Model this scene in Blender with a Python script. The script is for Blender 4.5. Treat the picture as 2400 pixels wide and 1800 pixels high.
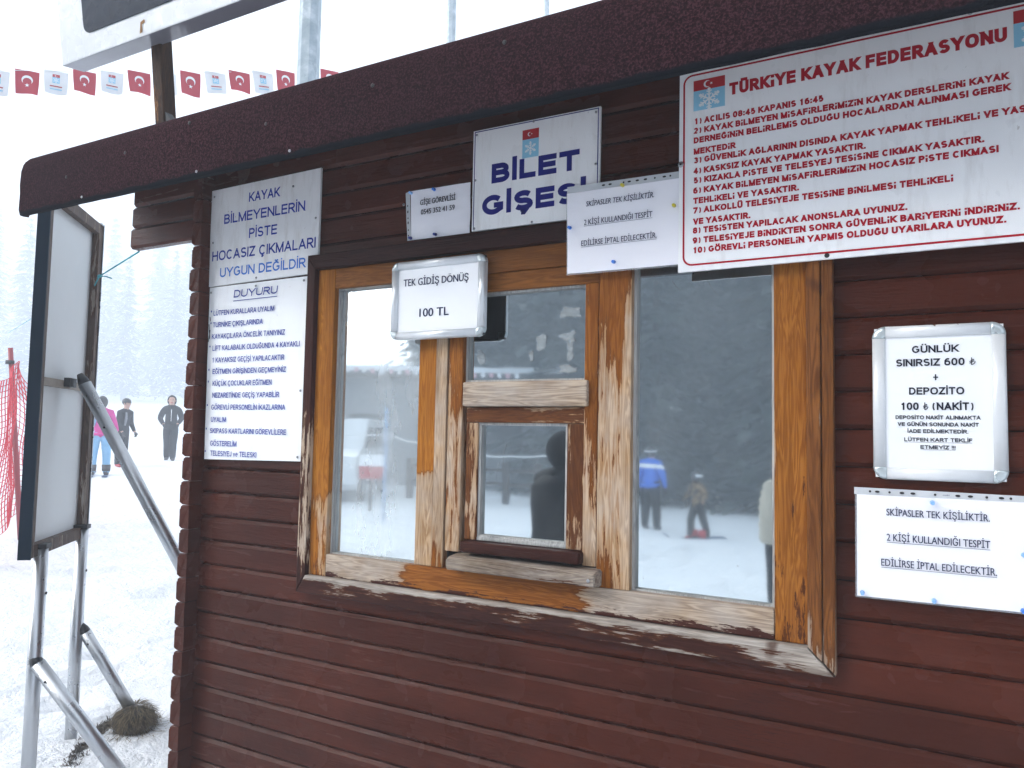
import bpy, bmesh, math, random
from mathutils import Vector, Matrix, noise as mnoise
R = math.radians
SC = bpy.context.scene
COL = SC.collection
for o in list(bpy.data.objects): bpy.data.objects.remove(o)

# ---------------------------------------------------------------- camera
EYE = Vector((0.0, -1.77, 1.5))
def camera():
    yaw, pitch, roll = R(29.260), R(3.687), R(1.095)
    fwd = Vector((-math.sin(yaw)*math.cos(pitch), math.cos(yaw)*math.cos(pitch), math.sin(pitch)))
    right = Vector((math.cos(yaw), math.sin(yaw), 0)); up = right.cross(fwd)
    r2 = right*math.cos(roll) + up*math.sin(roll); u2 = up*math.cos(roll) - right*math.sin(roll)
    cd = bpy.data.cameras.new('camera'); co = bpy.data.objects.new('camera', cd); COL.objects.link(co)
    m = Matrix((( r2.x, u2.x, -fwd.x, EYE.x), (r2.y, u2.y, -fwd.y, EYE.y), (r2.z, u2.z, -fwd.z, EYE.z), (0,0,0,1)))
    co.matrix_world = m
    cd.sensor_width = 36; cd.lens = 36*1803/2400; cd.clip_start = .05; cd.clip_end = 2000
    SC.camera = co
camera()

# ---------------------------------------------------------------- sky, sun, exposure
SUN_EL, SUN_AZ = R(26), R(222)          # azimuth of the sun measured from +Y towards +X
def sky():
    w = bpy.data.worlds.new("World"); SC.world = w; w.use_nodes = True
    nt = w.node_tree; nt.nodes.clear()
    st = nt.nodes.new('ShaderNodeTexSky'); st.sky_type = 'NISHITA'; st.sun_disc = False
    st.sun_elevation = SUN_EL; st.sun_rotation = SUN_AZ; st.dust_density = 4; st.air_density = 1.0
    hs = nt.nodes.new('ShaderNodeHueSaturation'); hs.inputs['Saturation'].default_value = .15
    bg = nt.nodes.new('ShaderNodeBackground'); bg.inputs['Strength'].default_value = .11
    out = nt.nodes.new('ShaderNodeOutputWorld')
    nt.links.new(st.outputs[0], hs.inputs['Color']); nt.links.new(hs.outputs[0], bg.inputs[0]); nt.links.new(bg.outputs[0], out.inputs[0])
    l = bpy.data.lights.new('sun', 'SUN'); l.energy = 1.5; l.angle = R(40); l.color = (1, .97, .93)
    lo = bpy.data.objects.new('sun', l); COL.objects.link(lo)
    d = Vector((math.sin(SUN_AZ)*math.cos(SUN_EL), math.cos(SUN_AZ)*math.cos(SUN_EL), math.sin(SUN_EL)))
    lo.rotation_euler = d.to_track_quat('Z', 'Y').to_euler(); lo.location = d*60
sky()
SC.view_settings.view_transform = 'Standard'; SC.view_settings.look = 'None'
SC.view_settings.gamma = 1; SC.view_settings.use_curve_mapping = False
SC.view_settings.exposure = 2.42
SC.render.engine = 'CYCLES'
SC.cycles.max_bounces = 10; SC.cycles.diffuse_bounces = 4; SC.cycles.glossy_bounces = 4
SC.cycles.volume_bounces = 4; SC.cycles.transparent_max_bounces = 12
SC.cycles.use_denoising = True
SC.cycles.caustics_reflective = False; SC.cycles.caustics_refractive = False

# ---------------------------------------------------------------- materials
class N:
    """small node builder"""
    def __init__(s, name):
        s.m = bpy.data.materials.new(name); s.m.use_nodes = True; s.t = s.m.node_tree; s.t.nodes.clear()
        s.out = s.t.nodes.new('ShaderNodeOutputMaterial')
    def n(s, typ, **kw):
        nd = s.t.nodes.new(typ)
        for k, v in kw.items():
            if k.startswith('i_'):
                nd.inputs[k[2:].replace('_', ' ')].default_value = v
            else: setattr(nd, k, v)
        return nd
    def l(s, a, b): s.t.links.new(a, b)
    def coord(s, scale=(1,1,1), loc=(0,0,0), kind='Object'):
        tc = s.n('ShaderNodeTexCoord'); mp = s.n('ShaderNodeMapping')
        mp.inputs['Scale'].default_value = scale; mp.inputs['Location'].default_value = loc
        s.l(tc.outputs[kind], mp.inputs[0]); return mp.outputs[0]
    def noise(s, vec, scale=5, detail=4, rough=.55, dist=0):
        nd = s.n('ShaderNodeTexNoise'); nd.inputs['Scale'].default_value = scale; nd.inputs['Detail'].default_value = detail
        nd.inputs['Roughness'].default_value = rough; nd.inputs['Distortion'].default_value = dist
        s.l(vec, nd.inputs['Vector']); return nd.outputs['Fac']
    def ramp(s, fac, stops):
        nd = s.n('ShaderNodeValToRGB'); e = nd.color_ramp.elements
        while len(e) < len(stops): e.new(.5)
        for el, (p, c) in zip(e, stops):
            el.position = p; el.color = (c, c, c, 1) if isinstance(c, (int, float)) else (*c, 1)
        s.l(fac, nd.inputs[0]); return nd.outputs[0]
    def mix(s, fac, a, b, typ='MIX'):
        nd = s.n('ShaderNodeMix', data_type='RGBA', blend_type=typ)
        for sock, v in ((nd.inputs[0], fac), (nd.inputs[6], a), (nd.inputs[7], b)):
            if isinstance(v, (int, float)): sock.default_value = v
            elif isinstance(v, tuple): sock.default_value = (*v, 1)
            else: s.l(v, sock)
        return nd.outputs[2]
    def math(s, op, a, b=None, c=None, clamp=False):
        nd = s.n('ShaderNodeMath', operation=op, use_clamp=clamp)
        for i, v in enumerate((a, b, c)):
            if v is None: continue
            if isinstance(v, (int, float)): nd.inputs[i].default_value = v
            else: s.l(v, nd.inputs[i])
        return nd.outputs[0]
    def rng(s, v, a, b, c, d):
        nd = s.n('ShaderNodeMapRange'); s.l(v, nd.inputs[0])
        for i, x in enumerate((a, b, c, d)): nd.inputs[1+i].default_value = x
        return nd.outputs[0]
    def bump(s, h, strength=.3, dist=.01, nrm=None):
        nd = s.n('ShaderNodeBump'); nd.inputs['Strength'].default_value = strength; nd.inputs['Distance'].default_value = dist
        s.l(h, nd.inputs['Height'])
        if nrm is not None: s.l(nrm, nd.inputs['Normal'])
        return nd.outputs[0]
    def bsdf(s, color, rough=.5, normal=None, metal=0, spec=.5, coat=0, coat_rough=.1, **kw):
        b = s.n('ShaderNodeBsdfPrincipled')
        for k, v in (('Base Color', color), ('Roughness', rough), ('Metallic', metal), ('Specular IOR Level', spec), ('Coat Weight', coat), ('Coat Roughness', coat_rough)):
            if isinstance(v, tuple): b.inputs[k].default_value = (*v, 1)
            elif isinstance(v, (int, float)): b.inputs[k].default_value = v
            else: s.l(v, b.inputs[k])
        if normal is not None: s.l(normal, b.inputs['Normal'])
        s.l(b.outputs[0], s.out.inputs[0]); return b
M = {}
def simple(name, color, rough=.5, metal=0, var=.12, bump=0, bscale=40, spec=.5, coat=0, scale=6, stain=0):
    k = N(name); v = k.coord(); f = k.noise(v, scale, 5)
    c = k.mix(f, tuple(x*(1-var) for x in color), tuple(min(1, x*(1+var)) for x in color))
    if stain:
        c = k.mix(k.math('MULTIPLY', k.ramp(k.noise(k.coord((9,9,1.6)), 3, 7, .7), [(.52, 0), (.74, 1)]), stain), c, (.30,.25,.20)); c = k.mix(k.math('MULTIPLY', k.ramp(k.noise(v, 55, 3, .6), [(.72, 0), (.76, 1)]), stain*1.6), c, (.18,.12,.08))
    nr = k.bump(k.noise(v, bscale, 5), bump, .004) if bump else None
    r = k.rng(k.noise(v, scale*2.3, 3), .3, .7, max(.02, rough-.08), min(1, rough+.08))
    k.bsdf(c, r, nr, metal, spec, coat); M[name] = k.m; return k.m

def paint_brown(name, axis='x', base=(.054, .0098, .0030)):
    k = N(name)
    sc = {'x': (1.2, 14, 14), 'y': (14, 1.2, 14), 'z': (14, 14, 1.2)}[axis]
    v = k.coord(sc); geo = k.n('ShaderNodeNewGeometry'); isl = geo.outputs['Random Per Island']
    vw = k.coord()
    add = k.n('ShaderNodeVectorMath', operation='ADD'); k.l(v, add.inputs[0])
    cmb = k.n('ShaderNodeCombineXYZ'); k.l(k.math('MULTIPLY', isl, 37.0), cmb.inputs[0]); k.l(k.math('MULTIPLY', isl, 11.0), cmb.inputs[1]); k.l(cmb.outputs[0], add.inputs[1])
    vv = add.outputs[0]
    grain = k.noise(vv, 3.2, 7, .62, .5)
    fine = k.noise(vv, 16, 4, .6)
    blot = k.noise(vw, 2.3, 4)
    c = k.mix(k.rng(blot, .3, .7, 0, 1), tuple(x*.85 for x in base), tuple(x*1.25 for x in base))
    c = k.mix(k.math('MULTIPLY', isl, .6), c, tuple(x*.55 for x in base))
    # scuffed greyish wear in thin grain lines
    wear = k.ramp(grain, [(.60, 0), (.72, 1)])
    c = k.mix(k.math('MULTIPLY', wear, .28), c, (.115, .045, .034))
    chip = k.ramp(k.noise(vw, 42, 3, .6), [(.735, 0), (.76, 1)])
    c = k.mix(k.math('MULTIPLY', chip, .7), c, (.02, .01, .008))
    # drying cracks along the grain, old knots, rain-washed lighter streaks
    ck = k.noise(k.coord(tuple(q*2.6 if q > 2 else q*.9 for q in sc), (3.1, 1.7, 5.3)), 5.5, 5, .6)
    crack = k.ramp(ck, [(.485, 0), (.498, 1), (.502, 1), (.515, 0)])
    gate = k.ramp(k.noise(vw, 2.1, 3), [(.50, 0), (.62, 1)])
    crack = k.math('MULTIPLY', crack, gate)
    c = k.mix(k.math('MULTIPLY', crack, .85), c, (.010, .004, .003))
    fade = k.ramp(k.noise(k.coord((1.1, 1.1, 3.0), (7, 2, 1)), 1.4, 5, .65), [(.46, 0), (.66, .55)])
    c = k.mix(fade, c, tuple(min(1, q*1.55+.006) for q in base))
    r = k.rng(k.noise(vw, 3.1, 4, .6), .3, .7, .15, .36)
    r = k.math('ADD', r, k.math('MULTIPLY', wear, .15))
    wr = k.noise(vw, 75, 3, .6)
    h = k.math('ADD', k.math('MULTIPLY', grain, .8), k.math('ADD', k.math('MULTIPLY', fine, .35), k.math('MULTIPLY', wr, .28)))
    nr = k.bump(h, .50, .007)
    k.bsdf(c, r, nr, 0, .12); M[name] = k.m

def wood(name, axis, coat=((.22,.075,.014),(.43,.18,.045)), bare=((.46,.36,.25),(.72,.62,.50)), cover=.5, grads=(), seed=0, flake=None, rough=.42, grain_s=1.0, fgrads=(), rim=(.10,.035,.012)):
    """weathered board: a varnish or paint coat worn through to bare wood; cover = share still coated,
    grads = (axis, a, b, va, vb) adds to cover along the board"""
    k = N(name); i = 'xyz'.index(axis)
    st = [16.0]*3; st[i] = 1.1
    v = k.coord(tuple(st), (seed*3.7, seed*1.9, seed*2.3)); vw = k.coord((1,1,1), (seed*1.3, 0, seed*.7))
    rings = k.noise(v, 2.6*grain_s, 3, .5, 1.2)
    grain = k.n('ShaderNodeMath', operation='SINE'); k.l(k.math('MULTIPLY', rings, 46), grain.inputs[0])
    g = k.rng(grain.outputs[0], -1, 1, 0, 1)
    fine = k.noise(v, 18, 4, .65)
    g2 = k.math('ADD', k.math('MULTIPLY', g, .55), k.math('MULTIPLY', fine, .6), clamp=True)
    tone = k.noise(vw, 4, 3)
    cc = k.mix(g2, coat[1], coat[0]); cc = k.mix(k.ramp(k.noise(v, .55, 4, .6), [(.45, 0), (.68, .75)]), cc, tuple(q*.45 for q in coat[0])); cc = k.mix(k.rng(tone, .3, .7, 0, .55), cc, coat[0])
    cb = k.mix(g2, bare[1], bare[0]); cb = k.mix(k.rng(k.noise(vw, 7, 4), .35, .7, 0, .5), cb, (.50,.47,.44))
    st2 = [9.0]*3; st2[i] = 1.5
    pv = k.coord(tuple(st2), (seed*5.1, seed*.4, seed*2.9))
    pn0 = k.noise(pv, 2.6, 10, .68, .3)
    st3 = [30.0]*3; st3[i] = 2.2
    pn = k.math('ADD', k.math('MULTIPLY', pn0, .62), k.math('MULTIPLY', k.noise(k.coord(tuple(st3), (seed*2.2, seed, seed*.3)), 2.4, 6, .65), .38))
    cov = None
    sep = None
    for (ax, a, b, va, vb) in grads:
        if sep is None:
            sep = k.n('ShaderNodeSeparateXYZ'); k.l(k.coord(), sep.inputs[0])
        gr = k.rng(sep.outputs['xyz'.index(ax)], a, b, va, vb)
        cov = gr if cov is None else k.math('ADD', cov, gr)
    cov = k.math('ADD', cov, cover) if cov is not None else cover
    # pn ~ .5 +- .14 ; threshold from the cover
    if isinstance(cov, float): val = k.math('ADD', pn, (cov-.5)*.55)
    else: val = k.math('ADD', pn, k.math('MULTIPLY', k.math('SUBTRACT', cov, .5), .55))
    val = k.math('ADD', val, k.math('MULTIPLY', k.math('SUBTRACT', g, .5), .035))
    semi = k.ramp(val, [(.40, 0), (.492, 1)])
    cb = k.mix(k.math('MULTIPLY', semi, .55), cb, tuple(.5*p+.5*q for p, q in zip(coat[1], bare[0])))
    grime = k.ramp(k.noise(pv, 1.1, 6, .7), [(.50, 0), (.72, .6)])
    cb = k.mix(grime, cb, tuple(q*.55 for q in bare[0]))
    mask = k.ramp(val, [(.492, 0), (.508, 1)])
    rimm = k.ramp(val, [(.47, 0), (.495, 1), (.505, 1), (.55, 0)])
    c = k.mix(mask, cb, cc)
    c = k.mix(k.math('MULTIPLY', rimm, k.math('MULTIPLY', mask, .75)), c, rim)
    if flake:
        fv = k.math('ADD', k.math('MULTIPLY', k.noise(pv, 5.5, 8, .72), .7), k.math('MULTIPLY', pn, .3))
        for (ax, a, b, va, vb) in fgrads:
            sp2 = k.n('ShaderNodeSeparateXYZ'); k.l(k.coord(), sp2.inputs[0]); fv = k.math('ADD', fv, k.rng(sp2.outputs['xyz'.index(ax)], a, b, va, vb))
        fm = k.ramp(fv, [(flake[1], 0), (flake[1]+.02, 1)])
        c = k.mix(fm, c, flake[0])
    knots = k.ramp(k.noise(vw, 9, 1), [(.76, 0), (.80, 1)])
    c = k.mix(k.math('MULTIPLY', knots, .8), c, (.06, .022, .01))
    r = k.mix(mask, (.75,.75,.75), (rough,)*3)
    h = k.math('ADD', k.math('MULTIPLY', g2, .5), k.math('MULTIPLY', mask, .55))
    nr = k.bump(h, .38, .004)
    k.bsdf(c, r, nr, 0, .06); M[name] = k.m

def felt():
    k = N('roofing_felt'); v = k.coord()
    sp = k.noise(v, 215, 3, .7); md = k.noise(v, 60, 4); lo = k.noise(v, 1.6, 4)
    c = k.ramp(sp, [(.38, (.005,.0025,.003)), (.5, (.025,.0072,.010)), (.62, (.075,.029,.036))])
    c = k.mix(k.rng(lo, .35, .65, 0, .4), c, (.014,.009,.011))
    c = k.mix(k.math('MULTIPLY', md, .3), c, (.034,.013,.014))
    sep = k.n('ShaderNodeSeparateXYZ'); k.l(v, sep.inputs[0])
    # bitumen showing where the granules have worn off along the lower lip
    lip = k.math('ADD', k.rng(sep.outputs[2], 2.208, 2.232, .62, 0), k.math('MULTIPLY', k.noise(v, 17, 4), .55))
    c = k.mix(k.ramp(lip, [(.52, 0), (.66, 1)]), c, (.010,.011,.015))
    h = k.math('ADD', sp, k.math('MULTIPLY', md, .6))
    k.bsdf(c, .93, k.bump(h, .7, .006), 0, .03); M['felt'] = k.m

def snow():
    k = N('snow'); v = k.coord()
    a = k.noise(v, 1.3, 6, .6); b = k.noise(v, 14, 5, .6); f = k.noise(v, 90, 3)
    c = k.mix(a, (.72,.75,.79), (.82,.83,.845))
    # bare ground showing through trampled snow in a few places
    dirt = k.ramp(k.noise(k.coord((1,1,.2)), 3.1, 7, .72), [(.735, 0), (.76, 1)])
    c = k.mix(k.math('MULTIPLY', dirt, .2), c, (.45,.45,.46))
    foot = k.n('ShaderNodeTexVoronoi'); foot.inputs['Scale'].default_value = 3.3; k.l(v, foot.inputs[0])
    h = k.math('ADD', k.math('MULTIPLY', a, 1.6), k.math('ADD', k.math('MULTIPLY', b, .5), k.math('ADD', k.math('MULTIPLY', f, .08), k.math('MULTIPLY', foot.outputs[0], .35))))
    k.bsdf(c, .75, k.bump(h, .85, .09), 0, .1); M['snow'] = k.m

def glass(name, refl, tint=(.80,.88,.90), behind=(.55,.60,.60), wav=.02, veil=(.0,.05)):
    k = N(name); v = k.coord()
    nr = k.bump(k.noise(v, 5, 2), wav, .01)
    gl = k.n('ShaderNodeBsdfGlossy'); gl.inputs['Color'].default_value = (*tint, 1)
    dirt = k.noise(v, 9, 6, .7)
    gl.inputs['Roughness'].default_value = .03
    k.l(nr, gl.inputs['Normal'])
    tr = k.n('ShaderNodeBsdfTransparent'); tr.inputs[0].default_value = (*behind, 1)
    mx = k.n('ShaderNodeMixShader'); mx.inputs[0].default_value = refl
    k.l(tr.outputs[0], mx.inputs[1]); k.l(gl.outputs[0], mx.inputs[2])
    df = k.n('ShaderNodeBsdfDiffuse'); df.inputs[0].default_value = (.75,.78,.78,1)
    m2 = k.n('ShaderNodeMixShader')
    spots = k.ramp(k.noise(v, 70, 3, .6), [(.74, 0), (.80, .45)])
    smear = k.ramp(k.noise(k.coord((1,1,.35)), 6, 6, .7), [(.40, veil[0]), (.75, veil[1])])
    k.l(k.math('ADD', spots, smear, clamp=True), m2.inputs[0]); k.l(mx.outputs[0], m2.inputs[1]); k.l(df.outputs[0], m2.inputs[2])
    k.l(m2.outputs[0], k.out.inputs[0]); M[name] = k.m

def translucent(name, color, fac, rough=.3):
    k = N(name); tr = k.n('ShaderNodeBsdfTransparent')
    b = k.n('ShaderNodeBsdfPrincipled'); b.inputs['Base Color'].default_value = (*color, 1); b.inputs['Roughness'].default_value = rough
    mx = k.n('ShaderNodeMixShader'); mx.inputs[0].default_value = fac
    k.l(tr.outputs[0], mx.inputs[1]); k.l(b.outputs[0], mx.inputs[2]); k.l(mx.outputs[0], k.out.inputs[0]); M[name] = k.m

def worn_metal(name, base, under, thr=.66, rough=.38, metal=.6, scale=14, grads=()):
    k = N(name); v = k.coord(); n = k.noise(v, scale, 7, .7)
    if grads:
        sep = k.n('ShaderNodeSeparateXYZ'); k.l(v, sep.inputs[0])
        for (ax, a, b, va, vb) in grads: n = k.math('ADD', n, k.rng(sep.outputs['xyz'.index(ax)], a, b, va, vb))
    m = k.ramp(n, [(thr, 0), (thr+.02, 1)])
    c = k.mix(k.noise(v, 30, 4), tuple(x*.85 for x in base), base)
    c = k.mix(m, c, under)
    met = k.math('MULTIPLY', k.math('SUBTRACT', 1.0, m), metal)
    k.bsdf(c, k.rng(m, 0, 1, rough, .7), k.bump(k.noise(v, 90, 3), .08, .003), met); M[name] = k.m

def galvanised():
    k = N('galvanised_steel'); v = k.coord()
    vo = k.n('ShaderNodeTexVoronoi'); vo.inputs['Scale'].default_value = 9; k.l(v, vo.inputs[0])
    c = k.ramp(k.noise(v, 7, 5, .6), [(.3, (.24,.30,.34)), (.55, (.33,.39,.43)), (.72, (.52,.57,.60))])
    bw = k.n('ShaderNodeRGBToBW'); k.l(vo.outputs['Color'], bw.inputs[0]); c = k.mix(.22, c, bw.outputs[0], 'SOFT_LIGHT')
    k.bsdf(c, .5, None, .35); M['galvanised'] = k.m

def needles():
    k = N('spruce_needles'); geo = k.n('ShaderNodeNewGeometry')
    c = k.ramp(geo.outputs['Random Per Island'], [(0, (.030,.042,.038)), (.6, (.060,.075,.068)), (1, (.115,.13,.122))])
    k.bsdf(c, .8, None, 0, .2); M['needles'] = k.m

paint_brown('brown_paint', 'x'); paint_brown('brown_paint_side', 'y'); paint_brown('brown_paint_up', 'z', (.032,.0095,.006))
felt(); snow(); galvanised(); needles()
ORG = ((.25,.080,.008), (.54,.220,.036)); BRN = ((.032,.010,.007), (.062,.020,.014)); TAN = ((.16,.046,.007), (.38,.145,.026))
GREYW = ((.14,.098,.07), (.39,.315,.24)); PALE = ((.25,.135,.058), (.60,.42,.255))
wood('left_stile_wood', 'z', ORG, PALE, 1.5, [('z', 1.28, 1.44, -1.02, 0)], 1, flake=((.12,.036,.010), .66), fgrads=[('z', 1.1, 1.4, .12, -.2)])
wood('top_rail_wood', 'x', ((.15,.05,.010),(.38,.15,.034)), PALE, 1.30, [('x', -1.0, -.8, 0, -.25)], 2)
wood('mullion_orange_wood', 'z', ORG, PALE, 1.5, [('z', 1.36, 1.44, -1.5, 0)], 3)
wood('mullion_pale_wood', 'z', TAN, PALE, .14, [('z', 1.1, 1.35, .35, 0)], 4)
wood('inner_stile_wood', 'z', TAN, PALE, .44, [('z', 1.15, 1.75, -.1, .2)], 5)
wood('right_mullion_wood', 'z', TAN, PALE, .36, [('z', 1.62, 1.9, 0, .62), ('z', 1.1, 1.25, .25, 0), ('x', -.685, -.66, 0, -.5)], 6)
wood('cross_rail_wood', 'x', TAN, ((.15,.085,.045),(.58,.45,.32)), .16, [], 7, grain_s=.7)
wood('hatch_wood_up', 'z', ((.085,.028,.010),(.22,.085,.026)), PALE, .56, [], 8)
wood('hatch_wood_across', 'x', ((.075,.025,.010),(.20,.075,.024)), PALE, .60, [], 9)
wood('bottom_rail_wood', 'x', TAN, ((.19,.125,.08),(.54,.42,.31)), .18, [('x', -1.36, -1.24, 0, .95), ('x', -.86, -.74, 0, -.95)], 10, flake=((.055,.018,.013), .60), fgrads=[('z', 1.066, 1.092, .16, -.03)])
wood('ledge_wood', 'x', BRN, GREYW, .36, [], 11)
wood('drip_wood', 'x', BRN, GREYW, .74, [], 12)
wood('right_stile_wood', 'z', ((.20,.062,.008),(.49,.195,.034)), PALE, 1.15, [('x', -.325, -.300, -.62, 0), ('z', 1.1, 1.7, -.05, .1)], 13, flake=((.085,.026,.008), .60), fgrads=[('z', 1.1, 1.85, .07, -.07)])
wood('right_casing_wood', 'z', ((.10,.034,.010),(.30,.115,.03)), ((.17,.115,.075),(.40,.31,.22)), .72, [('z', 1.0, 1.22, -.35, 0), ('z', 1.75, 1.80, 0, .5)], 14)
wood('bottom_casing_wood', 'x', BRN, ((.20,.165,.135),(.47,.41,.35)), .63, [('z', 1.046, 1.064, 0, -.45), ('x', -.55, -.22, 0, -.22)], 15)
wood('left_casing_wood', 'z', BRN, ((.46,.33,.22),(.68,.57,.44)), .44, [('z', 1.45, 1.75, 0, .6), ('z', 1.02, 1.12, .3, 0)], 16)
wood('lintel_wood', 'x', ((.022,.007,.006),(.045,.015,.011)), ((.40,.26,.16),(.55,.42,.3)), .92, [], 17)
wood('bead_wood', 'z', TAN, ((.28,.29,.29),(.56,.57,.56)), .1, [], 18)
wood('weathered_timber', 'z', ((.07,.045,.035),(.17,.12,.09)), ((.25,.2,.16),(.4,.34,.28)), .6, [], 19)
wood('post_timber', 'z', ((.03,.016,.010),(.085,.042,.02)), ((.22,.11,.04),(.38,.2,.08)), .60, [], 20)
glass('pane_glass', .93, (.86,.95,.98)); glass('pane_glass_misted', .90, (.86,.95,.98), veil=(.18,.40)); glass('pane_glass_inner', .55, (.70,.80,.82), (.2,.22,.22), .025)
simple('sign_white', (.86,.87,.885), .34, var=.05, stain=.22, bump=.05, bscale=7)
simple('sign_faded', (.79,.80,.82), .38, var=.09, stain=.32, bump=.08, bscale=6)
simple('notice_white', (.86,.88,.90), .4, var=.04, stain=.12, bump=.10, bscale=9)
simple('paper', (.86,.86,.92), .42, var=.03, bump=.4, bscale=11, coat=.25)
simple('paper_flat', (.83,.85,.88), .5, var=.02, bump=.05)
simple('ink_navy', (.008,.010,.17), .5, spec=.1); simple('ink_blue', (.03,.17,.60), .45, spec=.1); simple('ink_mid', (.010,.035,.30), .5, spec=.1); simple('ink_royal', (.012,.038,.34), .5, spec=.1)
simple('ink_red', (.40,.006,.020), .45, spec=.1); simple('ink_dark', (.018,.02,.034), .5, spec=.1); simple('ink_slate', (.012,.02,.07), .5, spec=.1)
simple('emblem_red', (.42,.012,.02), .45); simple('emblem_sky', (.25,.55,.74), .45); simple('emblem_white', (.8,.82,.84), .45)
simple('flag_pale', (.60,.36,.40), .7); simple('flag_red', (.42,.008,.028), .7); simple('flag_white', (.74,.75,.77), .7)
worn_metal('snap_silver', (.70,.73,.76), (.12,.05,.03), .72, .34, .35)
worn_metal('snap_silver_right', (.70,.73,.76), (.14,.055,.035), .70, .34, .35, grads=[('x', -1.075, -1.055, 0, .14)])
worn_metal('snap_white', (.74,.76,.78), (.11,.035,.022), .69, .36, .12, 26, grads=[('z', 1.435, 1.422, 0, .12), ('z', 1.722, 1.736, 0, .06)])
simple('snap_corner', (.52,.58,.60), .3, metal=.45)
simple('aluminium', (.50,.52,.545), .32, metal=.85, var=.1, bump=.06, bscale=30)
simple('batten_tan', (.27,.225,.18), .6, var=.3, scale=20); simple('black_metal', (.012,.013,.015), .5); simple('screw_steel', (.35,.36,.38), .35, metal=.8)
simple('navy_edge', (.002,.012,.025), .5, spec=.12); simple('board_back', (.76,.80,.81), .55, var=.12, scale=2.2)
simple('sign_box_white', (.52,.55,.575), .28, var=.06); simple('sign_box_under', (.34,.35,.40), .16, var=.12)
simple('screen_navy', (.004,.013,.030), .30, spec=.06); simple('rust', (.25,.13,.045), .8)
simple('hole_dark', (.012,.010,.012), .8); simple('pin_blue', (.05,.22,.75), .3); simple('pin_pale', (.25,.48,.85), .3); simple('pin_navy', (.015,.03,.25), .3); simple('pin_yellow', (.62,.52,.03), .3)
translucent('sleeve_strip', (.80,.84,.88), .55); translucent('sleeve_clear', (.75,.8,.86), .22, .15); translucent('tape', (.78,.84,.84), .26)
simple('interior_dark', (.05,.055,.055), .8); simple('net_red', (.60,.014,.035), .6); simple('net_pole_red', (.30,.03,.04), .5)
simple('rope_cyan', (.06,.36,.42), .7); simple('rope_white', (.75,.77,.78), .7); simple('straw', (.085,.062,.035), .9, var=.5, scale=60); simple('straw_light', (.20,.155,.09), .9, var=.4, scale=60)
simple('soil', (.085,.072,.06), .95, var=.5, bump=.6, bscale=60, scale=30)
simple('skin', (.50,.30,.23), .5); simple('hair_black', (.012,.011,.011), .5); simple('cloth_black', (.014,.015,.018), .8, bump=.6, bscale=9, spec=.1); simple('cloth_pink', (.62,.05,.30), .75, bump=.6, bscale=9, spec=.1); simple('cloth_sky', (.22,.45,.68), .8, bump=.6, bscale=9, spec=.1)
simple('cloth_blue', (.05,.16,.60), .7, bump=.6, bscale=9, spec=.1); simple('cloth_white', (.78,.80,.82), .7); simple('cloth_cream', (.40,.365,.30), .75, bump=.4, bscale=14); simple('boot_dark', (.03,.028,.03), .6); simple('boot_red', (.45,.02,.03), .5); simple('cloth_grey', (.22,.23,.26), .8)
simple('helmet_dark', (.02,.022,.028), .3); simple('ski_blue', (.05,.10,.2), .35); simple('tree_bark', (.05,.037,.028), .95); simple('tree_snow', (.82,.85,.88), .8)
simple('building_grey', (.20,.21,.22), .8); simple('roof_snow', (.82,.85,.88), .8); simple('car_white', (.7,.72,.74), .3); simple('car_glass', (.02,.025,.03), .1); simple('tyre', (.012,.012,.012), .8); simple('pole_blue', (.18,.34,.55), .5); simple('timber_dark', (.04,.03,.026), .8)
def camo():
    k = N('cloth_camo'); v = k.coord(); n = k.noise(v, 14, 2, .5)
    k.bsdf(k.ramp(n, [(.40, (.02,.02,.018)), (.43, (.12,.07,.035)), (.55, (.12,.07,.035)), (.58, (.22,.15,.08))]), .8); M['cloth_camo'] = k.m
camo()

# ---------------------------------------------------------------- helpers
def mesh_obj(name, bm, mats, parent=None, smooth=False):
    me = bpy.data.meshes.new(name); bm.to_mesh(me); bm.free()
    for m in (mats if isinstance(mats, (list, tuple)) else [mats]): me.materials.append(M[m] if isinstance(m, str) else m)
    if smooth:
        for p in me.polygons: p.use_smooth = True
    o = bpy.data.objects.new(name, me); COL.objects.link(o)
    if parent: o.parent = parent
    return o
def tag(o, label=None, cat=None, group=None, kind=None):
    if label: o['label'] = label
    if cat: o['category'] = cat
    if group: o['group'] = group
    if kind: o['kind'] = kind
    return o
def empty(name, loc, label=None, cat=None, group=None):
    """an Empty at the thing's base; children keep world-space coordinates through the parent inverse"""
    o = bpy.data.objects.new(name, None); COL.objects.link(o); o.location = loc; o.empty_display_size = .1
    return tag(o, label, cat, group)
def part(name, bm, mats, parent, smooth=False):
    o = mesh_obj(name, bm, mats, None, smooth)
    o.parent = parent
    root = parent
    while root.parent: root = root.parent
    if parent is root and root.type == 'EMPTY': o.matrix_parent_inverse = Matrix.Translation(-Vector(root.location))
    return o
def B(): return bmesh.new()
def box(bm, x0, x1, y0, y1, z0, z1, bev=0, mi=0, seg=2):
    vs = [bm.verts.new(p) for p in ((x0,y0,z0),(x1,y0,z0),(x1,y1,z0),(x0,y1,z0),(x0,y0,z1),(x1,y0,z1),(x1,y1,z1),(x0,y1,z1))]
    fs = [bm.faces.new([vs[i] for i in f]) for f in ((3,2,1,0),(4,5,6,7),(0,1,5,4),(1,2,6,5),(2,3,7,6),(3,0,4,7))]
    for f in fs: f.material_index = mi
    if bev:
        es = list({e for f in fs for e in f.edges})
        r = bmesh.ops.bevel(bm, geom=es, offset=bev, segments=seg, affect='EDGES', profile=.6)
        for f in r['faces']: f.material_index = mi
    return vs
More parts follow.
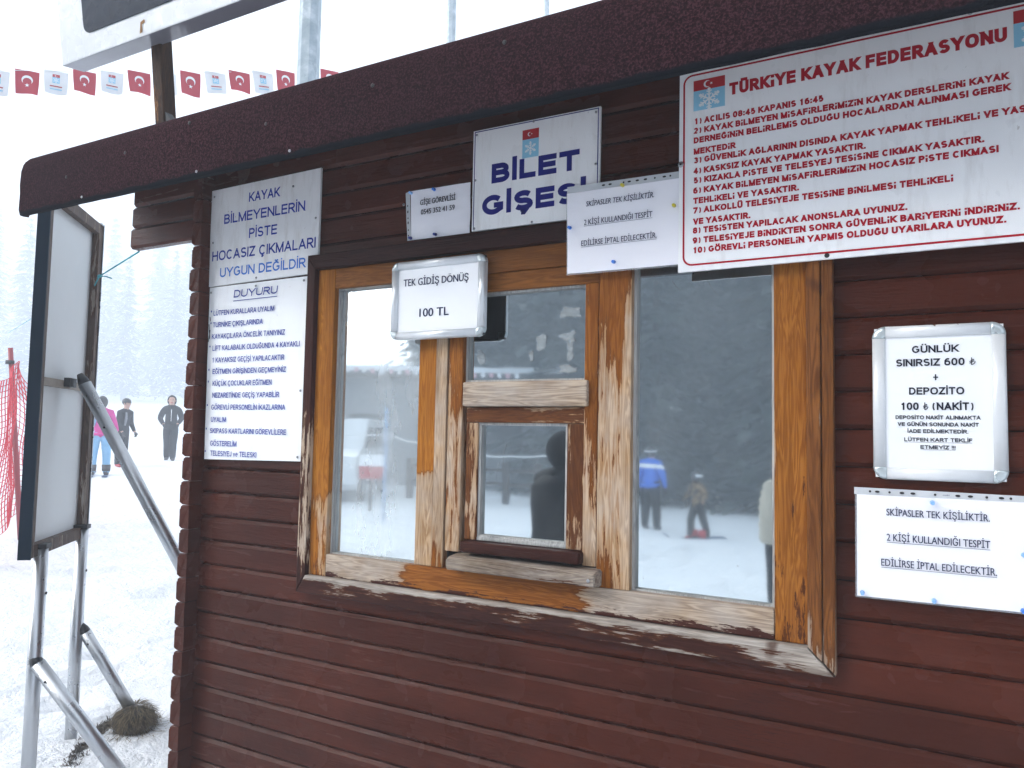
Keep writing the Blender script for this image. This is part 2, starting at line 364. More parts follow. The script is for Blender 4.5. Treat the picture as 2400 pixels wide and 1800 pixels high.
def prism_xz(bm, pts, y0, y1, mi=0, bev=0):
    """polygon in the wall plane (x,z) given depth y0 (front) .. y1"""
    a = [bm.verts.new((x, y0, z)) for x, z in pts]; b = [bm.verts.new((x, y1, z)) for x, z in pts]
    n = len(pts); fs = [bm.faces.new(a), bm.faces.new(b[::-1])]
    for i in range(n): fs.append(bm.faces.new((a[i], b[i], b[(i+1) % n], a[(i+1) % n])))
    for f in fs: f.material_index = mi
    if bev:
        r = bmesh.ops.bevel(bm, geom=list(fs[0].edges), offset=bev, segments=2, affect='EDGES', profile=.6)
        for f in r['faces']: f.material_index = mi
    bmesh.ops.recalc_face_normals(bm, faces=[f for f in bm.faces])
def flat(bm, pts, y, mi=0):
    """flat printed polygon on a plane facing -y"""
    f = bm.faces.new([bm.verts.new((x, y, z)) for x, z in pts]); f.normal_update()
    if f.normal.y > 0: f.normal_flip()
    f.material_index = mi; return f
def tube(bm, pts, rad, seg=10, mi=0, cap=True):
    pts = [Vector(p) for p in pts]; rads = rad if isinstance(rad, (list, tuple)) else [rad]*len(pts)
    rings = []; prev = None
    for i, p in enumerate(pts):
        d = (pts[min(i+1, len(pts)-1)] - pts[max(i-1, 0)]).normalized()
        u = prev - d*prev.dot(d) if prev is not None else d.orthogonal()
        u.normalize(); prev = u; w = d.cross(u)
        rings.append([bm.verts.new(p + (u*math.cos(2*math.pi*k/seg) + w*math.sin(2*math.pi*k/seg))*rads[i]) for k in range(seg)])
    for a, b in zip(rings, rings[1:]):
        for k in range(seg):
            f = bm.faces.new((a[k], a[(k+1) % seg], b[(k+1) % seg], b[k])); f.material_index = mi; f.smooth = True
    if cap:
        for r in (rings[0][::-1], rings[-1]): bm.faces.new(r).material_index = mi
def ball(bm, c, r, mi=0, seg=12, scale=(1,1,1)):
    g = bmesh.ops.create_uvsphere(bm, u_segments=seg, v_segments=max(6, seg*2//3), radius=r)
    for v in g['verts']: v.co = Vector((v.co.x*scale[0], v.co.y*scale[1], v.co.z*scale[2])) + Vector(c)
    for f in {f for v in g['verts'] for f in v.link_faces}: f.material_index = mi; f.smooth = True
def disc(bm, x, z, y, r, depth=.004, mi=0, seg=14):
    """a small round head standing proud of a plane facing -y"""
    tube(bm, [(x, y, z), (x, y-depth*.6, z), (x, y-depth, z)], [r, r*.96, r*.5], seg, mi)
def sheet(bm, x0, x1, z0, z1, y, amp=.0, nx=14, nz=12, seed=0, corners=None, mi=0, thick=.0006):
    """a slightly buckled sheet in the wall plane with real thickness"""
    def pt(u, v):
        if corners: # TL TR BR BL
            (ax,az),(bx,bz),(cx,cz),(dx,dz) = corners
            x = (ax*(1-u)+bx*u)*(v)+(dx*(1-u)+cx*u)*(1-v); z = (az*(1-u)+bz*u)*v+(dz*(1-u)+cz*u)*(1-v)
        else: x = x0+(x1-x0)*u; z = z0+(z1-z0)*v
        return x, z
    for side in (0, 1):
        g = []
        for j in range(nz+1):
            row = []
            for i in range(nx+1):
                x, z = pt(i/nx, j/nz)
                d = abs(mnoise.noise(Vector((x*9+seed, z*9, seed*1.7))))*amp + abs(mnoise.noise(Vector((x*24+seed, z*24, 3))))*amp*.35
                row.append(bm.verts.new((x, y-d+side*thick, z)))
            g.append(row)
        for j in range(nz):
            for i in range(nx):
                q = (g[j][i], g[j][i+1], g[j+1][i+1], g[j+1][i])
                f = bm.faces.new(q if side == 0 else q[::-1]); f.material_index = mi; f.smooth = True
_dg = None
def glyphs(s, bold):
    c = bpy.data.curves.new('t', 'FONT'); c.body = s; c.size = 1; c.offset = bold; c.resolution_u = 3
    o = bpy.data.objects.new('t', c); COL.objects.link(o)
    dg = bpy.context.evaluated_depsgraph_get(); dg.update()
    me = bpy.data.meshes.new_from_object(o.evaluated_get(dg)); bpy.data.objects.remove(o); bpy.data.curves.remove(c); return me
def write(bm, s, x0, x1, z, cap, y, mi=0, bold=.0, slope=0, shear=0, curve=None):
    """set a line of lettering flat on a plane facing -y: from x0 to x1, baseline z, capital height cap"""
    me = glyphs(s, bold)
    xs = [v.co.x for v in me.vertices]; a, b = min(xs), max(xs)
    n0 = len(bm.verts); bm.from_mesh(me); bm.verts.ensure_lookup_table()
    capn = .682+2*bold
    for v in bm.verts[n0:]:
        t = (v.co.x-a)/(b-a); zz = (v.co.y+bold)/capn*cap
        v.co = Vector((x0+(x1-x0)*t+zz*shear, y-(curve(x0+(x1-x0)*t, z+zz) if curve else 0), z+slope*(x1-x0)*t+zz))
    bm.faces.ensure_lookup_table()
    fs = {f for v in bm.verts[n0:] for f in v.link_faces}
    for f in fs:
        f.normal_update(); f.material_index = mi
        if f.normal.y > 0: f.normal_flip()
    bpy.data.meshes.remove(me)
def arc(cx, cy, rx, ry, a0, a1, n=12):
    return [(cx+rx*math.cos(R(a0+(a1-a0)*k/n)), cy+ry*math.sin(R(a0+(a1-a0)*k/n))) for k in range(n+1)]
def oval(cx, cy, rx, ry, n=28):
    f = lambda v: math.copysign(abs(v)**.86, v)
    return [(cx+rx*f(math.cos(2*math.pi*k/n)), cy+ry*f(math.sin(2*math.pi*k/n))) for k in range(n+1)]
def letter(c):
    """centre-line strokes of a grotesque capital: (width, strokes), y 0..1 = baseline..cap height"""
    base = {'Ç':'C','Ş':'S','Ğ':'G','Ö':'O','Ü':'U','İ':'I','ı':'I'}.get(c, c)
    W = dict(A=.70,B=.58,C=.68,D=.64,E=.54,F=.50,G=.72,H=.64,I=0,J=.44,K=.62,L=.48,M=.78,N=.64,O=.76,P=.56,Q=.76,R=.60,S=.58,T=.60,U=.62,V=.66,W=.96,X=.62,Y=.66,Z=.58).get(base, .52)
    st = []
    if base == 'A': st = [[(0,0),(W/2,1)],[(W/2,1),(W,0)],[(W*.30,.30),(W*.70,.30)]]
    elif base == 'B': st = [[(0,0),(0,1)],[(0,1)]+arc(W*.55,.765,W*.38,.235,90,-90)+[(0,.53)],[(0,.53)]+arc(W*.58,.265,W*.42,.265,90,-90)+[(0,0)]]
    elif base == 'C': st = [arc(W/2,.5,W/2,.5,42,318,22)]
    elif base == 'D': st = [[(0,0),(0,1)],[(0,1)]+arc(W*.42,.5,W*.58,.5,90,-90,18)+[(0,0)]]
    elif base == 'E': st = [[(0,0),(0,1)],[(0,1),(W,1)],[(0,.52),(W*.93,.52)],[(0,0),(W,0)]]
    elif base == 'F': st = [[(0,0),(0,1)],[(0,1),(W,1)],[(0,.5),(W*.9,.5)]]
    elif base == 'G': st = [arc(W/2,.5,W/2,.5,42,316,20)+[(W*.97,.22),(W*.97,.46),(W*.56,.46)]]
    elif base == 'H': st = [[(0,0),(0,1)],[(W,0),(W,1)],[(0,.52),(W,.52)]]
    elif base == 'I': st = [[(0,0),(0,1)]]
    elif base == 'J': st = [[(W,1)]+arc(W/2,.28,W/2,.28,0,-170,12)]
    elif base == 'K': st = [[(0,0),(0,1)],[(W*.96,1),(0,.34)],[(W*.30,.56),(W,0)]]
    elif base == 'L': st = [[(0,0),(0,1)],[(0,0),(W,0)]]
    elif base == 'M': st = [[(0,0),(0,1)],[(0,1),(W/2,0)],[(W/2,0),(W,1)],[(W,0),(W,1)]]
    elif base == 'N': st = [[(0,0),(0,1)],[(0,1),(W,0)],[(W,0),(W,1)]]
    elif base in 'OQ': st = [oval(W/2,.5,W/2,.5)]
    elif base == 'P': st = [[(0,0),(0,1)],[(0,1)]+arc(W*.55,.73,W*.45,.27,90,-90)+[(0,.46)]]
    elif base == 'R': st = [[(0,0),(0,1)],[(0,1)]+arc(W*.55,.74,W*.42,.26,90,-90)+[(0,.48)],[(W*.48,.48),(W,0)]]
    elif base == 'S': st = [arc(W/2,.745,W*.47,.255,28,262,14)+arc(W/2,.25,W*.5,.25,82,-155,14)]
    elif base == 'T': st = [[(0,1),(W,1)],[(W/2,0),(W/2,1)]]
    elif base == 'U': st = [[(0,1)]+arc(W/2,.31,W/2,.31,180,360,16)+[(W,1)]]
    elif base == 'V': st = [[(0,1),(W/2,0)],[(W/2,0),(W,1)]]
    elif base == 'W': st = [[(0,1),(W*.26,0)],[(W*.26,0),(W/2,1)],[(W/2,1),(W*.74,0)],[(W*.74,0),(W,1)]]
    elif base == 'X': st = [[(0,0),(W,1)],[(0,1),(W,0)]]
    elif base == 'Y': st = [[(0,1),(W/2,.42)],[(W,1),(W/2,.42)],[(W/2,.46),(W/2,0)]]
    elif base == 'Z': st = [[(0,1),(W,1)],[(W,1),(0,0)],[(0,0),(W,0)]]
    elif base == 'i': W = 0; st = [[(0,0),(0,.60)],[(0,1.0)]]
    elif base == 'v': W = .46; st = [[(0,.74),(W/2,0)],[(W/2,0),(W,.74)]]
    elif base == 'e': W = .5; st = [[(0,.38)]+arc(W/2,.37,W/2,.37,0,300,20)]; st = [[(0,.38),(W,.38)],arc(W/2,.37,W/2,.37,0,305,20)]
    elif base == '0': st = [oval(W/2,.5,W/2,.5)]
    elif base == '1': st = [[(W*.62,0),(W*.62,1)],[(W*.62,.97),(W*.12,.76)]]
    elif base == '2': st = [arc(W/2,.71,W*.48,.29,165,-35,14)+[(0,0),(W,0)]]
    elif base == '3': st = [arc(W*.46,.755,W*.46,.245,150,-80,12)+[(W*.4,.51)],[(W*.4,.51)]+arc(W*.48,.265,W*.52,.265,85,-155,14)]
    elif base == '4': st = [[(W*.74,0),(W*.74,1)],[(W*.74,.98),(0,.27)],[(0,.26),(W*1.05,.26)]]
    elif base == '5': st = [[(W*.92,1),(W*.18,1),(W*.07,.50)]+arc(W/2,.315,W/2,.315,128,-152,16)]
    elif base == '6': st = [oval(W/2,.31,W/2,.31,22),arc(W*.62,.50,W*.62,.50,62,178,12)]
    elif base == '7': st = [[(0,1),(W,1)],[(W,.98),(W*.32,0)]]
    elif base == '8': st = [oval(W/2,.76,W*.44,.24,22),oval(W/2,.27,W*.5,.27,22)]
    elif base == '9': st = [oval(W/2,.69,W/2,.31,22),arc(W*.38,.50,W*.62,.50,-118,-2,12)]
    elif base == '.': W = 0; st = [[(0,0)]]
    elif base == ':': W = 0; st = [[(0,.08)],[(0,.66)]]
    elif base == '!': W = 0; st = [[(0,.36),(0,1)],[(0,0)]]
    elif base == ')': W = .26; st = [arc(-.05,.45,.31,.66,58,-58,10)]
    elif base == '(': W = .26; st = [arc(.31,.45,.31,.66,122,238,10)]
    elif base == '+': st = [[(0,.5),(W,.5)],[(W/2,0),(W/2,1)]]
    elif base == '*': W = .3; st = [[(W/2,.62),(W/2,1)],[(0,.70),(W,.93)],[(0,.93),(W,.70)]]
    elif base == '₺': W = .66; st = [[(W*.34,1)]+[(W*.34,.06)]+arc(W*.30,.45,W*.66,.45,-85,0,10),[(0,.44),(W*.80,.80)],[(0,.20),(W*.80,.56)]]
    elif base == ' ': W = .30
    top = 1.0
    if c in 'İ': st.append([(0,1.30)])
    if c in 'ÖÜ': st += [[(W*.22,1.30)],[(W*.78,1.30)]]
    if c == 'Ğ': st.append(arc(W*.5,1.33,W*.24,.15,190,350,8))
    if c in 'ÇŞ': st.append([(W*.52,-.05),(W*.5,-.13),(W*.64,-.19),(W*.56,-.28),(W*.36,-.27)])
    return W, st
def ruled(bm, s, x0, x1, z, cap, y, mi=0, weight=.18, shear=0, gap=.11):
    """lettering built from even strokes: weight is the stem as a share of the capital height"""
    w = weight*cap; L = [letter(c) for c in s]
    tot = sum(W for (W, _), c in zip(L, s)) + gap*(len(s)-1); nw = sum(1 for c in s if c != ' ')
    sx = max(.15, (x1-x0-nw*w)/(tot*cap)) if tot else 1
    x = x0; n = 0
    wn = w
    for (W, st), c in zip(L, s):
        w = wn*(.50 if c == '₺' else .8 if c in '()' else 1)
        if c != ' ': x += w/2
        for pts in st:
            if len(pts) == 1:                                  # a dot as wide as the stem
                cx, cz = x+pts[0][0]*sx*cap, w/2+pts[0][1]*(cap-w); h = w*.5; n += 1
                flat(bm, [(cx-h+(cz-h)*shear, z+cz-h*.95), (cx+h+(cz-h)*shear, z+cz-h*.95), (cx+h+(cz+h)*shear, z+cz+h*.95), (cx-h+(cz+h)*shear, z+cz+h*.95)], y-(n % 9)*1.5e-5, mi); continue
            P = [Vector((x+px*sx*cap, w/2+py*(cap-w))) for px, py in pts]
            closed = (P[0]-P[-1]).length < 1e-6
            if len(P) == 2 and abs(P[0].y-P[1].y) > 1e-9:      # cut the ends of stems and diagonals level with the line
                d = (P[1]-P[0]).normalized()
                cut = [(pts[0][1] in (0, 1)), (pts[1][1] in (0, 1))]
            else: cut = [False, False]; d = None
            if len(P) == 2 and abs(P[0].y-P[1].y) < 1e-9:      # level bars run out to the full width of the letter
                e = Vector((w/2 if P[1].x > P[0].x else -w/2, 0)); P = [P[0]-e, P[1]+e]
            off = []
            for k, p in enumerate(P):
                if closed: a, b = P[k-1] if k else P[-2], P[k+1] if k < len(P)-1 else P[1]
                else: a, b = P[max(k-1,0)], P[min(k+1,len(P)-1)]
                d1 = (p-a).normalized() if (p-a).length > 1e-9 else (b-p).normalized(); d2 = (b-p).normalized() if (b-p).length > 1e-9 else d1
                n1 = Vector((-d1.y, d1.x)); n2 = Vector((-d2.y, d2.x)); m = (n1+n2)
                m = m.normalized() if m.length > 1e-6 else n1
                off.append(m*min(1.7, 1/max(.3, m.dot(n1)))*w/2)
            Lp = [p+o for p, o in zip(P, off)]; Rp = [p-o for p, o in zip(P, off)]
            if d is not None and abs(d.y) > .15:
                for i in (0, 1):
                    if cut[i]:
                        zt = (0 if pts[i][1] == 0 else cap)
                        for arr in (Lp, Rp): arr[i] = arr[i] + d*((zt-arr[i].y)/d.y)
            elif not closed and len(P) > 1:                    # round letters and bars: stems of compound strokes reach the line
                for i, j in ((0, 1), (-1, -2)):
                    dd = (P[i]-P[j])
                    if abs(dd.x) < 1e-9 and pts[i][1] in (0, 1):
                        zt = 0 if pts[i][1] == 0 else cap
                        Lp[i] = Vector((Lp[i].x, zt)); Rp[i] = Vector((Rp[i].x, zt))
            n += 1; yy = y - (n % 9)*1.5e-5
            for k in range(len(P)-1):
                q = [(v.x+v.y*shear, z+v.y) for v in (Lp[k], Lp[k+1], Rp[k+1], Rp[k])]
                try: flat(bm, q, yy, mi)
                except ValueError: pass
        x += W*sx*cap + (w/2 if c != ' ' else 0) + gap*sx*cap
def line(bm, x0, z0, x1, z1, w, y, mi=0):
    d = Vector((x1-x0, z1-z0)).normalized()*(w/2); n = Vector((-d.y, d.x))
    flat(bm, [(x0+n.x, z0+n.y), (x1+n.x, z1+n.y), (x1-n.x, z1-n.y), (x0-n.x, z0-n.y)], y, mi)
def crescent_star(bm, cx, cz, r, y, mi, tilt=0):
    o = []; n = 22; d = r*.32; r2 = r*.8
    a0 = math.acos(max(-1, min(1, (r*r + d*d - r2*r2)/(2*r*d))))
    for k in range(n+1):
        a = a0 + (2*math.pi-2*a0)*k/n; o.append((r*math.cos(a), r*math.sin(a)))
    b0 = math.atan2(r*math.sin(a0), r*math.cos(a0)-d)
    inner = [(d + r2*math.cos(b0+(2*math.pi-2*b0)*k/n), r2*math.sin(b0+(2*math.pi-2*b0)*k/n)) for k in range(n+1)]
    ct, stt = math.cos(tilt), math.sin(tilt)
    T = lambda p: (cx + p[0]*ct - p[1]*stt, cz + p[0]*stt + p[1]*ct)
    for k in range(n): # strip of quads between the two arcs
        q = [o[k], o[k+1], inner[k+1], inner[k]]
        q = [p for i, p in enumerate(q) if math.hypot(p[0]-q[i-1][0], p[1]-q[i-1][1]) > 1e-7]
        if len(q) > 2: flat(bm, [T(p) for p in q], y, mi)
    c = (r*1.12, 0); pts = []
    for k in range(10):
        a = math.pi + k*math.pi/5; rr = r*.46 if k % 2 == 0 else r*.18
        pts.append((c[0]+rr*math.cos(a), rr*math.sin(a)))
    for k in range(10): flat(bm, [T(c), T(pts[k]), T(pts[(k+1) % 10])], y, mi)
def snowflake(bm, cx, cz, r, y, mi):
    w = r*.13
    for k in range(6):
        a = math.pi/2 + k*math.pi/3; dx, dz = math.cos(a), math.sin(a)
        line(bm, cx, cz, cx+dx*r*.85, cz+dz*r*.85, w, y - k*1e-5, mi)
        for s in (-1, 1):
            for t, ln in ((.35, .26), (.6, .28)):
                b = a + s*R(55); line(bm, cx+dx*r*t, cz+dz*r*t, cx+dx*r*t+math.cos(b)*r*ln, cz+dz*r*t+math.sin(b)*r*ln, w*.8, y-1e-4, mi)
        flat(bm, [(cx+dx*r*.88+math.cos(q*math.pi/5)*r*.15, cz+dz*r*.88+math.sin(q*math.pi/5)*r*.15) for q in range(10)], y-2e-4, mi)
def emblem(parent, x0, x1, z0, z1, y):
    """federation emblem: red field with crescent and star over a sky-blue field with a snowflake"""
    bm = B(); zs = z1-(z1-z0)*.345
    flat(bm, [(x0,zs),(x1,zs),(x1,z1),(x0,z1)], y, 0); flat(bm, [(x0,z0),(x1,z0),(x1,zs),(x0,zs)], y, 1)
    crescent_star(bm, (x0+x1)/2-(x1-x0)*.06, (zs+z1)/2, (x1-x0)*.115, y-.0004, 2)
    snowflake(bm, (x0+x1)/2, (z0+zs)/2, (x1-x0)*.36, y-.0004, 2)
    return part('emblem', bm, ['emblem_red', 'emblem_sky', 'emblem_white'], parent)
def screw(parent, x, z, y, r=.0035, m='screw_steel', name='screw'):
    bm = B(); disc(bm, x, z, y, r, .002, 0); disc(bm, x, z, y-.0021, r*.35, .0006, 1, 8)
    return part(name, bm, [m, 'hole_dark'], parent)
def pin(parent, x, z, y, m):
    bm = B()
    tube(bm, [(x,y+.002,z),(x,y-.001,z),(x,y-.003,z),(x+.0005,y-.009,z-.0006),(x+.0006,y-.0095,z-.0007),(x+.0008,y-.012,z-.001)], [.001,.0046,.0046,.0026,.0038,.0036], 12)
    return part('push_pin', bm, m, parent)

# ---------------------------------------------------------------- ground
def ground_z(x, y):
    z = .030*y
    if x < -3.6: z += .024*(-3.6-x)
    r = math.hypot(x, y)
    if y > -2 and x < 4: z -= max(0, min(r, 48)-25)*.10      # the piste drops away beyond the skiers
    z += max(0, r-48)*.045                                     # and rises again as the far hillside
    return z
def snow_ground():
    bm = B(); n = 210; c = (-4.0, 1.0)
    ts = [(-1 + 2*i/n) for i in range(n+1)]
    f = lambda t: math.copysign((math.exp(abs(t)*6.2)-1)/(math.exp(6.2)-1)*162, t) + t*6
    g = []
    for j in range(n+1):
        row = []
        for i in range(n+1):
            x = c[0]+f(ts[i]); y = c[1]+f(ts[j]); z = ground_z(x, y)
            d = math.hypot(x-c[0], y-c[1])
            z += mnoise.noise(Vector((x*.9, y*.9, 0)))*.035 + mnoise.noise(Vector((x*3.1, y*3.1, 5)))*.016 + (mnoise.noise(Vector((x*6, y*6, 9)))*.026 - max(0, mnoise.noise(Vector((x*3.4, y*3.4, 14)))-.14)*.24 if d < 12 else 0)
            row.append(bm.verts.new((x, y, z)))
        g.append(row)
    for j in range(n):
        for i in range(n):
            bm.faces.new((g[j][i], g[j][i+1], g[j+1][i+1], g[j+1][i])).smooth = True
    o = mesh_obj('snow_ground', bm, 'snow'); tag(o, kind='structure')
snow_ground()

# ---------------------------------------------------------------- the cabin
PITCH, Z0 = .0794, 1.364
XL, XR, YB = -2.182, 1.55, 2.25
cabin = empty('ticket_cabin', (-.4, 1.1, 0), 'dark brown plank ticket cabin under a felt-covered roof on the snow', 'cabin')
random.seed(3)
def plank(bm, x0, x1, k, dy=0.0, y1=.035, ch=.0105, cd=.0085):
    """one horizontal board with chamfered edges that make a V groove with its neighbours"""
    zb, zt = Z0+k*PITCH, Z0+(k+1)*PITCH
    g = .0011
    prof = [(y1, zb+g), (cd+dy, zb+g), (dy, zb+ch), (dy, zt-ch), (cd+dy, zt-g), (y1, zt-g)]
    n = max(2, int((x1-x0)/.12)); rows = []
    ph = random.random()*20
    for i in range(n+1):
        x = x0+(x1-x0)*i/n
        w = mnoise.noise(Vector((x*1.3, ph, k)))*.0013
        rows.append([bm.verts.new((x, y+(w if j in (1,2,3,4) else 0), z+(w*.6 if j in (1,2,3,4) else 0))) for j, (y, z) in enumerate(prof)])
    m = len(prof)
    for a, b in zip(rows, rows[1:]):
        for j in range(m): bm.faces.new((a[j], b[j], b[(j+1) % m], a[(j+1) % m]))
    bm.faces.new(rows[0]); bm.faces.new(rows[-1][::-1])
def front_wall():
    bm = B()
    for k in range(-18, 14):
        zb = Z0+k*PITCH; dy = random.uniform(-.0012, .0012)
        left = XL+.001
        if k >= 10: left = -2.632 + (k-10)*.004
        if zb+PITCH > 1.062 and zb < 1.99:
            plank(bm, left, -1.684, k, dy); plank(bm, -.25, XR, k, dy)
        else: plank(bm, left, XR, k, dy)
    bmesh.ops.recalc_face_normals(bm, faces=bm.faces)
    part('front_wall', bm, 'brown_paint', cabin)
def log_wall(name, xa, xb, ya, yb, out):
    """side wall of stacked planks running back, their ends standing proud of the front wall; out = outward side (-1/1)"""
    bm = B(); p = PITCH
    for k in range(-18, 14):
        zb = Z0+(k+.48)*p; zt = zb+p; e = random.uniform(-.003, .003); ch = .009; q = random.uniform(-.0015, .0015)
        xo, xi = (xa, xb) if out < 0 else (xb, xa)
        s = 1 if out < 0 else -1
        # end outline with the tongue step seen on the outer edge
        prof = [(xi, zb+.0012), (xo+s*ch, zb+.0012), (xo+q, zb+ch), (xo+q, zt-ch*1.6), (xo+q+s*.004, zt-ch*1.5), (xo+q+s*.0045, zt-ch*.7), (xo+s*ch, zt-.0012), (xi, zt-.0012)]
        rows = [[bm.verts.new((x, ya+e+(.004 if j in (0,1,6,7) else 0), z)) for j, (x, z) in enumerate(prof)],
                [bm.verts.new((x, ya+e+.005, z)) for x, z in prof], [bm.verts.new((x, yb, z)) for x, z in prof]]
        m = len(prof)
        for a, b in zip(rows, rows[1:]):
            for j in range(m): bm.faces.new((a[j], b[j], b[(j+1) % m], a[(j+1) % m]))
        bm.faces.new(rows[0]); bm.faces.new(rows[-1][::-1])
    box(bm, min(xa,xb)+.012, max(xa,xb)-.012, ya+.02, yb-.01, -.05, 2.44)
    bmesh.ops.recalc_face_normals(bm, faces=bm.faces)
    return part(name, bm, 'brown_paint_side', cabin)
front_wall()
log_wall('side_wall', -2.222, -2.181, -.052, YB, -1)
log_wall('side_wall', XR, XR+.042, -.052, YB, 1)
bm = B(); box(bm, -2.18, XR, YB-.04, YB, -.1, 2.44); part('back_wall', bm, 'brown_paint', cabin)
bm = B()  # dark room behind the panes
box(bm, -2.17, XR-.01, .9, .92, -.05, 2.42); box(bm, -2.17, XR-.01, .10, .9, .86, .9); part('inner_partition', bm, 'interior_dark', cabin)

def roof():
    SL = .47; bm = B(); xa, xb = -2.735, 2.1; ye, yr = -.35, 1.1
    zb, zt = 2.214, 2.412
    xs = [xa, xa+.006, xa+.018, xa+.036] + [xa+.06+(xb-xa-.06)*q/90 for q in range(91)]; n = len(xs)-1; rows = []
    for i in range(n+1):
        x = xs[i]
        w1 = mnoise.noise(Vector((x*2.2, 1, 0)))*.004; w2 = mnoise.noise(Vector((x*5, 7, 0)))*.0025; w3 = mnoise.noise(Vector((x*14, 3, 0)))*.0022
        drop = (.020-min(.020, x-xa))**2/.020*.8
        pr = [(ye+.30, zb+.30*SL+.012), (ye+.026, zb+.008), (ye+.022, zb-.004+w3), (ye+.004, zb-.006+w2+w3), (ye-.001, zb+.012+w2), (ye+w1, zb+.07), (ye-.002+w1, (zb+zt)/2), (ye+w1, zt-.045-drop), (ye+.006, zt-.020-drop), (ye+.020, zt-.004-drop), (ye+.045, zt+.012-drop)]
        pr += [(ye+.2, zt+.2*SL-.006-drop*.6), ((ye+yr)/2, zt+(yr-ye)/2*SL-.006), (yr, zt+(yr-ye)*SL), (2*yr-ye, zt), (2*yr-ye, zb), (yr, zb+(yr-ye)*SL+.01)]
        if i in (0, n): pr = [(y*.985+.01 if y < 0 else y, z) for y, z in pr]
        rows.append([bm.verts.new((x, y, z)) for y, z in pr])
    m = len(rows[0])
    for a, b in zip(rows, rows[1:]):
        for j in range(m):
            f = bm.faces.new((a[j], b[j], b[(j+1) % m], a[(j+1) % m])); f.smooth = 2 < j < 13
            f.material_index = 1 if j in (0, 1, 15, 16) else 0
    bm.faces.new(rows[0]); bm.faces.new(rows[-1][::-1])
    bmesh.ops.recalc_face_normals(bm, faces=bm.faces)
    r = part('roof', bm, ['felt', 'brown_paint'], cabin)
    for x, z in ((-2.46,2.30),(-2.16,2.33),(-1.87,2.37),(-1.56,2.31),(-1.2,2.34),(-.83,2.36),(-.3,2.33)):
        b = B(); disc(b, x, z, -.351, .005, .003); part('nail', b, 'black_metal', r)
    for x in (-2.37, -1.83, -1.47):
        b = B(); disc(b, x, 2.222, -.351, .004, .003); part('nail', b, 'screw_steel', r)
roof()

# ---------------------------------------------------------------- the window
window = part('window', (lambda b: (box(b, -1.68, -.253, .036, .075, 1.04, 1.062), b)[1])(B()), 'bead_wood', cabin)
def board(name, x0, x1, z0, z1, yf, m, yb=.035, bev=.003):
    bm = B(); box(bm, x0, x1, yf, yb, z0, z1, bev); return part(name, bm, m, window)
def poly_board(name, pts, yf, m, yb=.0, bev=.004):
    bm = B(); prism_xz(bm, pts, yf, yb, 0, bev); return part(name, bm, m, window)
# outer casing, mitred at the corners
poly_board('casing', [(-1.711,1.0125),(-1.677,1.066),(-1.677,1.992),(-1.711,2.037)], -.028, 'left_casing_wood')
poly_board('casing', [(-1.711,2.0385),(-1.6765,1.9935),(-.2545,1.9935),(-.2,2.0385)], -.030, 'lintel_wood')
poly_board('casing', [(-.2,1.0125),(-.2,2.037),(-.2245,2.017),(-.2245,1.037)], -.024, 'right_casing_wood')
poly_board('casing', [(-.2255,1.0375),(-.2255,2.016),(-.254,1.992),(-.254,1.0645)], -.028, 'right_casing_wood')
poly_board('casing', [(-1.7095,1.0115),(-.2015,1.0105),(-.2552,1.0633),(-1.6762,1.0648)], -.029, 'bottom_casing_wood')
# frame members
board('stile', -1.6765, -1.610, 1.0655, 1.9925, -.012, 'left_stile_wood')
board('top_rail', -1.6095, -.3245, 1.931, 1.9925, -.011, 'top_rail_wood')
board('top_rail', -1.189, -.742, 1.8815, 1.9305, -.006, 'top_rail_wood')
board('mullion', -1.289, -1.231, 1.132, 1.9305, -.008, 'mullion_orange_wood')
board('mullion', -1.2305, -1.1935, 1.132, 1.9305, -.010, 'mullion_pale_wood')
board('inner_stile', -1.1875, -1.1415, 1.179, 1.881, -.009, 'inner_stile_wood')
board('inner_stile', -.780, -.7435, 1.179, 1.881, -.009, 'inner_stile_wood')
board('mullion', -.7415, -.656, 1.132, 1.9305, -.011, 'right_mullion_wood')
board('stile', -.3240, -.2550, 1.0645, 1.9925, -.009, 'right_stile_wood')
board('bottom_rail', -1.6095, -.3245, 1.0655, 1.1315, -.012, 'bottom_rail_wood')
board('cross_rail', -1.133, -.767, 1.571, 1.637, -.022, 'cross_rail_wood', bev=.006)
bm = B(); prism_xz(bm, [(-1.193,1.132),(-1.188,1.132),(-1.188,1.93),(-1.193,1.93)], .012, .03); part('gap_strip', bm, 'hole_dark', window)
# ticket hatch
board('hatch_stile', -1.1275, -1.0905, 1.2145, 1.5275, -.006, 'hatch_wood_up')
board('hatch_stile', -.8265, -.7735, 1.2145, 1.5275, -.006, 'hatch_wood_up')
board('hatch_rail', -1.1275, -.7735, 1.528, 1.5695, -.007, 'hatch_wood_across')
board('hatch_rail', -1.090, -.827, 1.2145, 1.2245, -.004, 'bead_wood')
bm = B(); box(bm, -1.1225, -.7765, -.036, .01, 1.184, 1.2135, .006, 0, 3); part('drip_rail', bm, 'drip_wood', window)
bm = B()
prof = [(.03,1.1795), (-.045,1.172), (-.057,1.165), (-.055,1.139), (-.0125,1.1335), (.03,1.1335)]
ra = [bm.verts.new((-1.152, y, z)) for y, z in prof]; rb = [bm.verts.new((-.7265, y, z)) for y, z in prof]
for j in range(6): bm.faces.new((ra[j], rb[j], rb[(j+1) % 6], ra[(j+1) % 6]))
bm.faces.new(ra); bm.faces.new(rb[::-1]); bmesh.ops.recalc_face_normals(bm, faces=bm.faces)
bmesh.ops.bevel(bm, geom=list(bm.edges), offset=.003, segments=2, affect='EDGES')
ledge = part('ledge', bm, 'ledge_wood', window)
bm = B(); disc(bm, -.742, 1.1535, -.057, .0045, .002); part('screw', bm, 'screw_steel', window)
